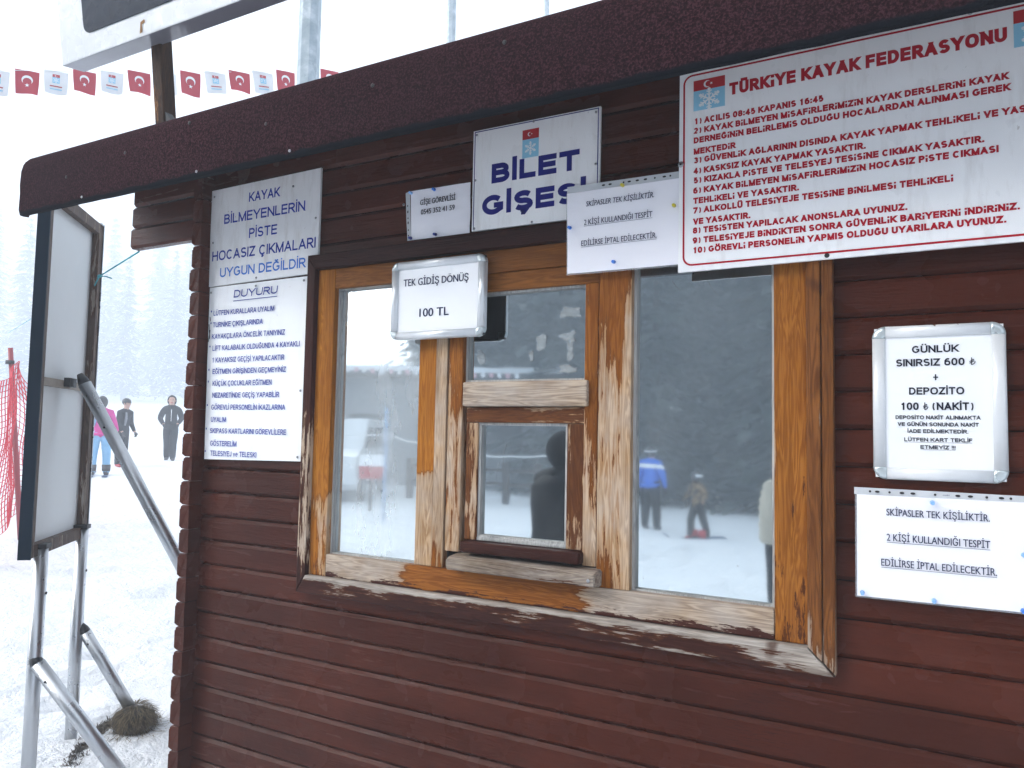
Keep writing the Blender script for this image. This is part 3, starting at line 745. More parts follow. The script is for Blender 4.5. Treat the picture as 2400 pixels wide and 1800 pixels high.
def pane(name, x0, x1, z0, z1, yb=.020, tilt=(0,0), m='pane_glass'):
    cx, cz = (x0+x1)/2, (z0+z1)/2
    bm = B()
    for k, (yy, t) in enumerate(((yb, tilt), (yb+.016, (tilt[0]+.004, tilt[1]-.003)))):
        vs = [bm.verts.new((x, yy+t[0]*(x-cx)+t[1]*(z-cz), z)) for x, z in ((x0,z0),(x1,z0),(x1,z1),(x0,z1))]
        f = bm.faces.new(vs); f.material_index = k
    part(name, bm, [m, 'pane_glass_inner'], window)
    bm = B(); w = .0075; yf = yb-.013
    for (a, b, c, d) in ((x0-.002, x0+w, z0, z1), (x1-w, x1+.002, z0, z1), (x0+w, x1-w, z0-.002, z0+w), (x0+w, x1-w, z1-w, z1+.002)):
        v = [bm.verts.new(p) for p in ((a,yf,c),(b,yf,c),(b,yf,d),(a,yf,d),(a,yb+.03,c),(b,yb+.03,c),(b,yb+.03,d),(a,yb+.03,d))]
        for f in ((3,2,1,0),(4,5,6,7),(0,1,5,4),(1,2,6,5),(2,3,7,6),(3,0,4,7)): bm.faces.new([v[i] for i in f])
    bmesh.ops.recalc_face_normals(bm, faces=bm.faces)
    part('glazing_bead', bm, 'bead_wood', window)
pane('pane', -1.611, -1.286, 1.128, 1.933, m='pane_glass_misted')
pane('pane', -1.142, -.779, 1.636, 1.8825)
pane('hatch_pane', -1.091, -.826, 1.222, 1.5285, .014)
pane('pane', -.6565, -.3235, 1.128, 1.932)
# scraps of old tape left on the upper middle pane
random.seed(11)
def scrap(cx, cz, w, h, rot=0):
    bm = B(); pts = []
    for k in range(14):
        a = 2*math.pi*k/14; sx = max(abs(math.cos(a)), abs(math.sin(a)))
        r = random.uniform(.5, 1.08)/sx
        x, z = math.cos(a)*r*w/2, math.sin(a)*r*h/2
        pts.append((cx+x*math.cos(rot)-z*math.sin(rot), cz+x*math.sin(rot)+z*math.cos(rot)))
    c = bm.verts.new((cx, .0176, cz)); vs = [bm.verts.new((x, .0178+random.uniform(-.0012, 0), z)) for x, z in pts]
    for k in range(14): bm.faces.new((c, vs[k], vs[(k+1) % 14]))
    part('tape_scrap', bm, 'tape', window)
for a in ((-.834,1.814,.066,.034,-.15),(-.915,1.742,.036,.042,.3),(-.838,1.752,.05,.03,.1),(-.832,1.712,.022,.07,.05),(-.842,1.668,.06,.022,-.1),(-1.10,1.71,.03,.05,.5),(-.945,1.705,.014,.03,.1)): scrap(*a)
def scratch(x0, z0, x1, z1, y=.0185, w=.0012):
    bm = B(); mx, mz = (x0+x1)/2+(z1-z0)*.06, (z0+z1)/2
    line(bm, x0, z0, mx, mz, w, y); line(bm, mx, mz, x1, z1, w*.8, y-1e-4); part('scratch', bm, 'tape', window)
for a in ((-1.012,1.474,-1.022,1.415),(-1.032,1.427,-1.043,1.355),(-1.002,1.392,-1.008,1.350)): scratch(*a, y=.0125)
for a in ((-.565,1.875,-.545,1.85),(-.48,1.87,-.455,1.832),(-.52,1.75,-.507,1.745),(-.62,1.64,-.612,1.63)): scratch(*a)

# ---------------------------------------------------------------- signs on the wall
def lettering(parent, y, rows, mats, bold=0, weight=None):
    """each line of print is a part of its own; weight -> ruled grotesque capitals, else the humanist face"""
    for r in rows:
        s, x0, x1, z, cap = r[:5]; mi = r[5] if len(r) > 5 else 0; sh = r[6] if len(r) > 6 else 0
        bm = B()
        if weight: ruled(bm, s, x0, x1, z, cap, y, 0, weight, sh)
        else:
            write(bm, s, x0, x1-bold*cap, z, cap, y, 0, 0, 0, sh)
            if bold: write(bm, s, x0+bold*cap, x1, z, cap, y-2e-5, 0, 0, 0, sh); write(bm, s, x0+bold*cap*.5, x1-bold*cap*.5, z+bold*cap*.25, cap, y-4e-5, 0, 0, 0, sh)
        if len(r) > 7: line(bm, x0, z-cap*.22, x1, z-cap*.22, cap*.06, y, 0)
        part('text_line', bm, mats[mi], parent)

# ski lesson warning
s = empty('warning_sign', (-1.93, 0, 1.98), 'faded white metal sign in big blue capitals, upper left beside the cabin corner', 'sign')
bm = B(); prism_xz(bm, [(-2.177,1.979),(-1.684,1.986),(-1.684,2.318),(-2.185,2.313)], -.012, -.004, 0, .001); part('plate', bm, 'sign_faded', s)
lettering(s, -.0126, [("KAYAK",-1.9987,-1.858,2.2503,.0318),("BİLMEYENLERİN",-2.1141,-1.7446,2.189,.0328),("PİSTE",-1.9916,-1.8639,2.1278,.0325),
    ("HOCASIZ ÇIKMALARI",-2.1658,-1.6943,2.066,.0335,1),("UYGUN DEĞİLDİR",-2.1234,-1.7342,2.007,.0318,2)], ['ink_royal','ink_mid','ink_blue'], 0, .165)
for x, z in ((-2.168,2.29),(-1.698,2.16),(-2.165,2.13),(-1.70,2.0),(-1.80,2.275),(-1.95,1.992)): screw(s, x, z, -.012, .004)
# DUYURU notice
s = empty('notice_sheet', (-1.945, 0, 1.395), 'white notice headed DUYURU with a long list in blue, under the warning sign', 'notice')
def wav(x, z): return 0
bm = B(); sheet(bm, 0, 0, 0, 0, -.0095, .0025, 16, 20, 4, [(-2.174,1.976),(-1.724,1.979),(-1.727,1.402),(-2.164,1.395)], 0, .003); part('sheet', bm, 'notice_white', s)
rows = [("DUYURU",-2.0517,-1.8519,1.9332,.025,0,.12)]
for t, a, b, z0, z1 in (("LÜTFEN KURALLARA UYALIM",-2.1456,-1.862,1.8787,1.8776),("TURNİKE ÇIKIŞLARINDA",-2.1467,-1.9112,1.839,1.8378),("KAYAKÇILARA ÖNCELİK TANIYINIZ",-2.1486,-1.8107,1.7982,1.7994),
    ("LİFT KALABALIK OLDUĞUNDA 4 KAYAKLI",-2.1433,-1.7453,1.7577,1.7603),("1 KAYAKSIZ GEÇİŞİ YAPILACAKTIR",-2.1434,-1.8097,1.7183,1.7194),("EĞİTMEN GİRİŞİNDEN GEÇMEYİNİZ",-2.1382,-1.8006,1.6788,1.6817),
    ("KÜÇÜK ÇOCUKLAR EĞİTMEN",-2.1356,-1.8607,1.6388,1.6417),("NEZARETİNDE GEÇİŞ YAPABİLİR",-2.1339,-1.8261,1.599,1.6025),("GÖREVLİ PERSONELİN İKAZLARINA",-2.1368,-1.7976,1.5587,1.5628),
    ("UYALIM",-2.136,-2.0636,1.519,1.5209),("SKIPASS KARTLARINI GÖREVLİLERE",-2.138,-1.7896,1.4794,1.4853),("GÖSTERELİM",-2.1344,-2.0089,1.4387,1.4424),("TELESIYEJ ve TELESKI",-2.1319,-1.9159,1.3994+.006,1.404+.006)):
    rows.append((t, a, b, (z0+z1)/2, .0168))
for z in (1.878, 1.838, 1.759, 1.680, 1.640, 1.561, 1.482, 1.407): rows.append(("*", -2.160, -2.153, z+.002, .0168))
lettering(s, -.0132, rows, ['ink_mid'], 0, .155)
bm = B(); line(bm, -2.053, 1.922, -1.851, 1.924, .0022, -.0132); part('underline', bm, 'ink_mid', s)
bm = B()
for p in ((-2.166,1.85,-2.160,1.80),(-2.160,1.83,-2.166,1.79),(-2.163,1.875,-2.160,1.86)): line(bm, *p, .0035, -.0131)
part('scuff_mark', bm, 'ink_dark', s)
for x, z in ((-2.163,1.958),(-1.738,1.966),(-1.736,1.62),(-1.738,1.415),(-1.95,1.965)): screw(s, x, z, -.0125, .004)
# ticket office sign
s = empty('ticket_office_sign', (-.93, 0, 2.05), 'white metal sign reading BİLET GİŞESİ in big navy letters above the window', 'sign')
bm = B(); prism_xz(bm, [(-1.1165,2.0495),(-.742,2.0465),(-.740,2.3275),(-1.117,2.3295)], -.020, -.012, 0, .0012); part('plate', bm, 'sign_white', s)
bm = B(); y = -.0206
for (a, b, c, d) in ((-1.111,2.053,-1.111,2.3255),(-1.1125,2.325,-.744,2.323),(-.7455,2.3245,-.7465,2.05)): line(bm, a, b, c, d, .0026, y)
part('border', bm, 'ink_navy', s)
lettering(s, -.0206, [("BİLET",-1.0558,-.7958,2.1734,.0535),("GİŞESİ",-1.0839,-.7772,2.0875,.0544)], ['ink_navy'], 0, .27)
emblem(s, -.9625, -.9135, 2.2275, 2.3035, -.0206)
for x, z in ((-1.106,2.317),(-.752,2.314),(-.93,2.323),(-1.108,2.19),(-.751,2.18),(-.93,2.053),(-1.108,2.056)): screw(s, x, z, -.020, .0035)
# rules sign
s = empty('rules_sign', (-.14, 0, 1.88), 'big white federation sign with rules in red capitals under the roof edge', 'sign')
XE = .285
def rrect(x0, x1, z0, z1, r, n=6):
    p = []
    for cx, cz, a0 in ((x1-r,z1-r,0),(x0+r,z1-r,90),(x0+r,z0+r,180),(x1-r,z0+r,270)):
        for k in range(n+1):
            a = R(a0+90*k/n); p.append((cx+r*math.cos(a), cz+r*math.sin(a)))
    return p
bm = B(); prism_xz(bm, [(-.5325,1.881),(XE,1.884),(XE,2.361),(-.5305,2.361)], -.040, -.033, 0, .0012); part('plate', bm, 'sign_white', s)
bm = B(); a = rrect(-.5215, XE-.011, 1.894, 2.3475, .022); b = rrect(-.5172, XE-.0153, 1.8983, 2.3432, .018)
for k in range(len(a)): flat(bm, [a[k], a[(k+1) % len(a)], b[(k+1) % len(a)], b[k]], -.0406)
part('border', bm, 'ink_red', s)
rows = [("TÜRKiYE KAYAK FEDERASYONU",-.4145,.1208,2.2808,.0285)]
for t, p, q, z0, z1 in (("1) ACILIS 08:45 KAPANIS 16:45",-.4956,-.2129,2.2248,2.2286),("2) KAYAK BiLMEYEN MiSAFiRLERiMiZiN KAYAK DERSLERiNi KAYAK",-.4963,.1222,2.2006,2.208),("DERNEĞiNiN BELiRLEMiS OLDUĞU HOCALARDAN ALINMASI GEREK",-.4962,.124,2.1775,2.1856),
    ("MEKTEDiR",-.4961,-.4003,2.1541,2.1561),("3) GÜVENLiK AĞLARININ DISINDA KAYAK YAPMAK TEHLiKELi VE YASAKTIR",-.496,.207,2.1299,2.1379),("4) KASKSIZ KAYAK YAPMAK YASAKTIR.",-.4963,-.1308,2.1058,2.1119),("5) KIZAKLA PiSTE VE TELESYEJ TESiSiNE CIKMAK YASAKTIR.",-.4962,.0803,2.0828,2.0902),
    ("6) KAYAK BiLMEYEN MiSAFiRLERiMiZiN HOCASIZ PiSTE CIKMASI",-.4969,.1037,2.0588,2.0663),("TEHLiKELi VE YASAKTIR.",-.4968,-.2644,2.0368,2.0402),("7) ALKOLLÜ TELESiYEJE TESiSiNE BiNiLMESi TEHLiKELi",-.4968,.0264,2.0136,2.0182),("VE YASAKTIR.",-.4967,-.3674,1.9896,1.9898),
    ("8) TESiSTEN YAPILACAK ANONSLARA UYUNUZ.",-.4974,-.0551,1.967,1.9704),("9) TELESiYEJE BiNDiKTEN SONRA GÜVENLiK BARiYERiNi iNDiRiNiZ.",-.4977,.1358,1.9431,1.9479),("10) GÖREVLi PERSONELiN YAPMIS OLDUĞU UYARILARA UYUNUZ.",-.4976,.1136,1.92,1.9252)):
    rows.append((t, p, q, (z0+z1)/2, .0144))
lettering(s, -.0406, rows[:1], ['ink_red'], 0, .26); lettering(s, -.0406, rows[1:], ['ink_red'], 0, .27)
emblem(s, -.4969, -.4241, 2.2585, 2.331, -.0406); emblem(s, .1316, .2046, 2.264, 2.337, -.0406)
screw(s, -.5265, 2.137, -.040, .0072); screw(s, -.209, 1.890, -.040, .0052, 'black_metal'); screw(s, XE-.006, 2.13, -.040, .0072); screw(s, .06, 2.354, -.040, .005)
# paper with phone number
s = empty('phone_paper', (-1.235, 0, 2.05), 'small white paper with two printed lines, left of the ticket office sign', 'paper')
bm = B(); sheet(bm, 0,0,0,0, -.0095, .0045, 16, 12, 7, [(-1.334,2.194),(-1.129,2.191),(-1.128,2.049),(-1.328,2.050)], 0); part('sheet', bm, 'paper', s)
bm = B(); sheet(bm, 0,0,0,0, -.0088, .003, 4, 12, 9, [(-1.352,2.191),(-1.337,2.195),(-1.329,2.050),(-1.342,2.050)], 0); part('punched_strip', bm, 'sleeve_strip', s)
bm = B()
for t in (.25, .38, .52, .62, .78, .9):
    x = -1.3435+(t)*.009; z = 2.185-.135*t; flat(bm, [(x+math.cos(q*math.pi/5)*.0022, z+math.sin(q*math.pi/5)*(.0045 if t in (.38,.62) else .0024)) for q in range(10)], -.0135)
part('punch_hole', bm, 'hole_dark', s)
lettering(s, -.0152, [("GİŞE GÖREVLİSİ",-1.296,-1.175,2.1469,.0150),("0545 352 41 59",-1.2925,-1.1767,2.1191,.0143)], ['ink_dark'], .07)
for x, z, m in ((-1.329,2.187,'pin_pale'),(-1.248,2.186,'pin_blue'),(-1.326,2.055,'pin_navy'),(-1.240,2.056,'pin_navy')): pin(s, x, z, -.0125, m)
screw(s, -1.364, 2.161, -.002, .004)
# sheets "one person per ski pass"
def skipass_sheet(name, label, y, corners, strip, rows, pins, seed, tick):
    s = empty(name, (sum(c[0] for c in corners)/4, 0, corners[3][1]), label, 'paper', 'ski pass notices in plastic sleeves')
    bm = B(); sheet(bm, 0,0,0,0, y, .0035, 18, 14, seed, corners, 0); part('sheet', bm, 'paper', s)
    bm = B(); (ax,az),(bx,bz),(cx,cz),(dx,dz) = corners; e = .0035
    sheet(bm, 0,0,0,0, y+.0012, .001, 10, 8, seed+3, [(ax-e,az),(bx+e,bz),(cx+e,cz-e),(dx-e,dz-e)], 0); part('sleeve', bm, 'sleeve_clear', s)
    bm = B(); sheet(bm, 0,0,0,0, y-.0004, .0015, 14, 2, seed+5, strip, 0); part('punched_strip', bm, 'sleeve_strip', s)
    (ax,az),(bx,bz),(cx,cz),(dx,dz) = strip
    bm = B()
    for t, k in tick:
        x = ax+(bx-ax)*t; z = (az*(1-t)+bz*t+dz*(1-t)+cz*t)/2
        flat(bm, [(x+math.cos(q*math.pi/6)*(.0046 if k else .0024), z+math.sin(q*math.pi/6)*.0024) for q in range(12)], y-.0028)
    part('punch_hole', bm, 'hole_dark', s)
    lettering(s, y-.0042, rows, ['ink_slate'], .03)
    for x, z, m in pins: pin(s, x, z, y-.003, m)
    return s
skipass_sheet('ski_pass_paper', 'white landscape sheet in a sleeve overlapping the ticket office sign, pinned in yellow and blue', -.0325,
    [(-.823,2.110),(-.530,2.107),(-.530,1.902),(-.819,1.904)], [(-.823,2.127),(-.530,2.124),(-.530,2.107),(-.823,2.110)],
    [("SKİPASLER TEK KİŞİLİKTİR.",-.7692,-.5927,2.0692,.0128,0,.12),("2 KİŞİ KULLANDIĞI TESPİT",-.774,-.5965,2.0227,.0132,0,0,1),("EDİLİRSE İPTAL EDİLECEKTİR.",-.7808,-.5855,1.9703,.0132,0,0,1)],
    [(-.672,2.109,'pin_yellow'),(-.543,2.042,'pin_yellow'),(-.812,2.020,'pin_blue'),(-.693,1.922,'pin_blue')], 21,
    ((.34,1),(.40,1),(.52,0),(.57,1),(.64,1),(.71,1),(.79,0),(.87,1),(.92,0)))
skipass_sheet('ski_pass_paper', 'white landscape sheet in a sleeve below the framed daily price, pinned in blue', -.0095,
    [(-.158,1.388),(.139,1.388),(.139,1.182),(-.159,1.180)], [(-.163,1.4025),(.139,1.400),(.139,1.388),(-.163,1.388)],
    [("SKİPASLER TEK KİŞİLİKTİR.",-.1027,.0769,1.3482,.0135),("2 KİŞİ KULLANDIĞI TESPİT",-.1028,.0767,1.2972,.0139,0,0,1),("EDİLİRSE İPTAL EDİLECEKTİR.",-.1134,.0868,1.246,.0139,0,0,1),("noki",-.0015,.0098,1.3935,.003)],
    [(-.149,1.188,'pin_pale'),(-.020,1.187,'pin_pale'),(.127,1.186,'pin_blue'),(.130,1.290,'pin_pale'),(-.02,1.379,'pin_pale')], 33,
    ((.1,0),(.145,1),(.22,0),(.295,1),(.36,1),(.49,0),(.62,1),(.69,1),(.78,0),(.86,1),(.91,0)))
# framed price boards
def snap_frame(name, label, x0, x1, z0, z1, w, yb, dep, m, mc, rows, bold, ink, px, lefty=0):
    s = empty(name, ((x0+x1)/2, 0, z0), label, 'price board')
    bm = B(); box(bm, x0+.004, x1-.004, yb-dep*.45, yb, z0+.004, z1-.004); part('backing', bm, 'black_metal' if lefty else 'paper_flat', s)
    bm = B(); sheet(bm, x0+w*.9, x1-w*.9, z0+w*.9, z1-w*.9, yb-dep*.5, .0006, 8, 8, 5, None, 0); part('price_sheet', bm, 'paper_flat', s)
    def half(bm, p0, p1, inward):  # half-round bar from p0 to p1, inward = direction to the middle
        p0, p1, n = Vector(p0), Vector(p1), Vector(inward); rows = []
        for p in (p0, p1):
            r = []
            for k in range(9):
                a = math.pi*k/8; r.append(bm.verts.new(p + n*(w*(.5-.5*math.cos(a))) + Vector((0, -dep*(.42+.58*math.sin(a)**.7), 0))))
            rows.append(r)
        for k in range(8): bm.faces.new((rows[0][k], rows[1][k], rows[1][k+1], rows[0][k+1])).smooth = True
        for r in (rows[0], rows[1]):
            b = [bm.verts.new((r[0].co.x, yb, r[0].co.z)), bm.verts.new((r[8].co.x, yb, r[8].co.z))]
            bm.faces.new(r + [b[1], b[0]])
        q = [bm.verts.new((v.co.x, yb, v.co.z)) for v in (rows[0][0], rows[1][0])]
        bm.faces.new((rows[0][0], rows[1][0], q[1], q[0]))
        q = [bm.verts.new((v.co.x, yb, v.co.z)) for v in (rows[0][8], rows[1][8])]
        bm.faces.new((rows[0][8], rows[1][8], q[1], q[0]))
    c = w*1.02
    for p0, p1, n in (((x0+c,yb,z1),(x1-c,yb,z1),(0,0,-1)),((x0+c,yb,z0),(x1-c,yb,z0),(0,0,1)),((x0,yb,z0+c),(x0,yb,z1-c),(1,0,0)),((x1,yb,z0+c),(x1,yb,z1-c),(-1,0,0))):
        bm = B(); half(bm, p0, p1, n); bmesh.ops.recalc_face_normals(bm, faces=bm.faces); part('frame_bar', bm, m, s)
    for cx, cz, a0 in ((x0,z0,180),(x1,z0,270),(x1,z1,0),(x0,z1,90)):
        sx = 1 if cx == x0 else -1; sz = 1 if cz == z0 else -1; o = Vector((cx+sx*c, yb, cz+sz*c)); bm = B(); rows_ = []
        for i in range(7):
            t = R(a0+90*i/6); d = Vector((math.cos(t), 0, math.sin(t))); r = []
            for k in range(9):
                a = math.pi*k/8; rad = (c+.0006)-(w*1.04)*(.5-.5*math.cos(a)); rad = max(rad, .0002)
                r.append(bm.verts.new(o + d*rad + Vector((0, -dep*(.42+.62*math.sin(a)**.7), 0))))
            r.append(bm.verts.new(o + d*.0002)); r.append(bm.verts.new(o + d*(c+.0006)))
            rows_.append(r)
        for a, b in zip(rows_, rows_[1:]):
            for k in range(11):
                f = bm.faces.new((a[k], b[k], b[(k+1) % 11], a[(k+1) % 11])); f.smooth = k < 8
        for r in (rows_[0], rows_[-1]): bm.faces.new(r)
        bmesh.ops.recalc_face_normals(bm, faces=bm.faces)
        part('corner_cap', bm, mc, s)
    lettering(s, yb-dep*.5-.0013, rows, [ink], 0 if bold > .1 else bold, bold if bold > .1 else None)
    return s
snap_frame('round_trip_price', 'silver framed white board reading 100 TL hung over the window frame', -1.367, -1.055, 1.757, 1.9795, .023, -.031, .019, 'snap_silver_right', 'snap_corner',
    [("TEK GİDİŞ DÖNÜŞ",-1.3263,-1.1086,1.9092,.0195),("100 TL",-1.2687,-1.1702,1.8195,.0225)], .05, 'ink_slate', None, 1)
snap_frame('daily_price', 'white framed portrait board with the 600 lira day price, right of the window', -.126, .110, 1.4215, 1.736, .0245, -.0025, .0145, 'snap_white', 'snap_corner',
    [("GÜNLÜK",-.0523,.0299,1.6792,.0147),("SINIRSIZ 600 ₺",-.0817,.0602,1.6523,.0148),("+",-.0153,-.0065,1.6232,.012),("DEPOZİTO",-.0586,.0383,1.5944,.0147),("100 ₺ (NAKİT)",-.0748,.0562,1.5633,.0152),
     ("DEPOSİTO NAKİT ALINMAKTA",-.0838,.065,1.5446,.0076),("VE GÜNÜN SONUNDA NAKİT",-.08,.0619,1.5307,.0076),("İADE EDİLMEKTEDİR.",-.0623,.044,1.517,.0075),("LÜTFEN KART TEKLİF",-.0684,.0504,1.4999,.0075,0,0,1),("ETMEYİZ !!!",-.0396,.0217,1.4851,.0074,0,0,1)], .20, 'ink_dark', None)

# ---------------------------------------------------------------- display sign on the roof
def roof_sign():
    s = empty('display_sign', (-2.45, 0, 2.58), 'white box display sign with a dark screen, tilted on a timber post over the roof', 'sign')
    P0 = Vector((-2.93, -.12, 2.875)); t = R(8); ux = Vector((1,0,0)); uz = Vector((0,-math.sin(t),math.cos(t))); un = Vector((0,math.cos(t),math.sin(t)))
    T = Matrix(((ux.x,un.x,uz.x,P0.x),(ux.y,un.y,uz.y,P0.y),(ux.z,un.z,uz.z,P0.z),(0,0,0,1)))
    def put(bm): bmesh.ops.transform(bm, matrix=T, verts=bm.verts)
    W_, H_, D_ = 1.75, .85, .087
    bm = B(); box(bm, 0, W_, 0, D_, 0, H_, .004)
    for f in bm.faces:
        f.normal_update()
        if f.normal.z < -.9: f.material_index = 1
    put(bm); part('case', bm, ['sign_box_white', 'sign_box_under'], s)
    bm = B(); pr = rrect(.155, W_-.155, .082, H_-.082, .035); prism_xz(bm, pr, -.004, .002); put(bm); part('screen', bm, 'screen_navy', s)
    bm = B(); flat(bm, [(.47,.012),(.478,.05),(.500,.056),(.502,.044),(.485,.040),(.486,.015)], -.0015); put(bm); part('rust_mark', bm, 'rust', s)
    bm = B(); a = Vector((-2.485, .03, 2.50)); b = Vector((-2.478, -.038, 3.02)); 
    dz = (b-a).normalized(); dn = Vector((1,0,0)); dm = dz.cross(dn)
    hw = .027
    vs = [[bm.verts.new(p+dn*sx*hw+dm*sy*hw) for sx, sy in ((-1,-1),(1,-1),(1,1),(-1,1))] for p in (a, b)]
    for k in range(4): bm.faces.new((vs[0][k], vs[0][(k+1) % 4], vs[1][(k+1) % 4], vs[1][k]))
    bm.faces.new(vs[0]); bm.faces.new(vs[1]); bmesh.ops.recalc_face_normals(bm, faces=bm.faces)
    bmesh.ops.bevel(bm, geom=list(bm.edges), offset=.004, segments=1, affect='EDGES')
    part('post', bm, 'post_timber', s)
    bm = B(); v = [bm.verts.new(p) for p in ((-2.443,.0,2.52),(-2.36,.0,2.53),(-2.443,-.02,2.64),(-2.443,.03,2.52),(-2.36,.03,2.53),(-2.443,.01,2.64))]
    for f in ((0,1,2),(3,5,4),(0,3,4,1),(1,4,5,2),(2,5,3,0)): bm.faces.new([v[i] for i in f])
    bmesh.ops.recalc_face_normals(bm, faces=bm.faces); part('bracket', bm, 'black_metal', s)
roof_sign()

# ---------------------------------------------------------------- notice board seen from behind
def notice_board():
    s = empty('notice_board', (-3.48, .3, 0), 'notice board seen from its pale back, on aluminium posts left of the cabin', 'notice board')
    A = Vector((-3.222, .032, 0)); D = Vector((-.662, .750, 0)).normalized(); Nn = Vector((D.y, -D.x, 0))  # Nn: towards the back face
    if Nn.x < 0: Nn = -Nn
    L, zb, zt = .705, .957, 2.505; th = .048
    def P(u, n, z): return A + D*u + Nn*n + Vector((0,0,z))
    def bx(bm, u0, u1, n0, n1, z0, z1, mi=0, bev=0):
        v = [bm.verts.new(P(u,n,z)) for z in (z0,z1) for (u,n) in ((u0,n0),(u1,n0),(u1,n1),(u0,n1))]
        fs = [bm.faces.new([v[i] for i in f]) for f in ((3,2,1,0),(4,5,6,7),(0,1,5,4),(1,2,6,5),(2,3,7,6),(3,0,4,7))]
        for f in fs: f.material_index = mi
        bmesh.ops.recalc_face_normals(bm, faces=fs)
    bm = B(); bx(bm, .004, L-.004, -.046, -.036, zb, zt); part('panel', bm, 'board_back', s)
    bm = B(); bx(bm, -.002, .006, -th, 0, zb-.004, zt+.004); bx(bm, L-.006, L+.002, -th, 0, zb-.004, zt+.004); part('edge_trim', bm, 'navy_edge', s)
    bm = B(); bx(bm, L-.004, L+.004, -.004, .003, zb, zt); bx(bm, L-.05, L+.003, -.02, .0035, zt-.002, zt+.006); part('edge_lip', bm, 'aluminium', s)
    for (u0,u1,z0,z1) in ((.007,.04,zb,zt),(L-.055,L-.007,zb,zt),(.041,L-.056,zb,zb+.05),(.041,L-.056,zt-.05,zt)):
        bm = B(); bx(bm, u0, u1, -.035, -.002, z0, z1); part('frame_batten', bm, 'weathered_timber', s)
    bm = B(); bx(bm, .041, L-.04, -.034, -.012, 1.665, 1.70); part('cross_bar', bm, 'batten_tan', s)
    bm = B(); bx(bm, .30, .39, -.012, .012, 1.672, 1.712); part('clamp', bm, 'black_metal', s)
    for u, zt_, nn in ((.108, .985, .0), (.640, 1.0, -.006)):
        b = P(u, nn, -.25); t = P(u, nn, zt_)
        bm = B(); tube(bm, [b, t], .0275, 20); p = part('post', bm, 'aluminium', s)
        bm = B(); bx(bm, u-.03, u+.03, -.045, nn+.03, zt_+.001, zt_+.02); part('post_collar', bm, 'black_metal', s)
        bm = B(); tube(bm, [P(u, nn+.025, .80), P(u, nn+.031, .80)], .006, 10); part('bolt', bm, 'hole_dark', s)
    for top, foot, rr in (((-3.43,.345,1.690), (-2.76,.95,.02), .029), ((-3.275,.115,.515), (-2.90,.36,-.05), .0295), ((-3.625,.535,.505), (-3.47,.735,.05), .027)):
        top, foot = Vector(top), Vector(foot)
        bm = B(); tube(bm, [top, foot], rr, 18); part('brace', bm, 'aluminium', s)
        d = (foot-top).normalized()
        bm = B(); tube(bm, [top-d*.05, top-d*.02, top+d*.004], [.012, .024, rr*.98], 10); ball(bm, top-d*.02, .017, 0, 8); part('joint', bm, 'black_metal', s)
        for q in (.12, .85):
            c = top.lerp(foot, q) + Vector((.35,-.9,.1)).normalized()*(rr-.001)
            bm = B(); ball(bm, c, .0055, 0, 8); part('bolt', bm, 'hole_dark', s)
notice_board()

def gz(x, y): return ground_z(x, y) + mnoise.noise(Vector((x*.9,y*.9,0)))*.035
# clump of dead grass at the brace foot, and a strip of bare turf by the posts
random.seed(5)
def grass_clump():
    s = empty('grass_clump', (-3.475, .72, 0), 'clump of matted dead grass on snow round the foot of a metal brace', 'grass clump')
    bm = B(); c = Vector((-3.475,.72,.055))
    g = bmesh.ops.create_icosphere(bm, subdivisions=3, radius=1)
    for v in g['verts']:
        n = 1 + mnoise.noise(v.co*1.7)*.4; v.co = Vector((v.co.x*.088*n, v.co.y*.088*n, v.co.z*.085*n)) + c
    part('root_ball', bm, 'soil', s)
    bm = B()
    for k in range(900):
        a = random.uniform(0, 2*math.pi); e = random.uniform(.0, 1)**.7; el = R(88-125*e*random.uniform(.6,1))
        d = Vector((math.cos(a)*math.cos(el), math.sin(a)*math.cos(el), math.sin(el))); p = c + Vector((d.x*.085, d.y*.085, d.z*.085))
        t = Vector((-math.sin(a), math.cos(a), 0)); down = (d.cross(t)).normalized()
        if down.z > 0: down = -down
        ln = random.uniform(.05, .10)*max(.25, min(1, .55+.5*math.sin(el))); w = .0015
        pts = [p, p + down*ln*.5 + d*.012 + t*random.uniform(-.02,.02), p + down*ln + d*random.uniform(-.004,.02) + t*random.uniform(-.04,.04)]
        u = t*w
        vs = [bm.verts.new(q+sg*u*f) for q, f in zip(pts, (1,1,.3)) for sg in (-1,1)]
        m = 0 if random.random() < .6 else 1
        for f in ((0,1,3,2),(2,3,5,4)): bm.faces.new([vs[i] for i in f]).material_index = m
    for k in range(240):                                          # loose stems lying flat round the clump
        a = random.uniform(0, 6.28); r_ = random.uniform(.06, .17); p = Vector((c.x+math.cos(a)*r_, c.y+math.sin(a)*r_*.9, 0)); p.z = gz(p.x, p.y)+.012
        q = p + Vector((math.cos(a+random.gauss(0,.7)), math.sin(a+random.gauss(0,.7)), random.uniform(-.1,.25)))*random.uniform(.03,.09); t = (q-p).cross(Vector((0,0,1))).normalized()*.0016
        bm.faces.new([bm.verts.new(v) for v in (p-t, p+t, q)]).material_index = k % 2
    part('dead_grass', bm, ['straw', 'straw_light'], s)
grass_clump()
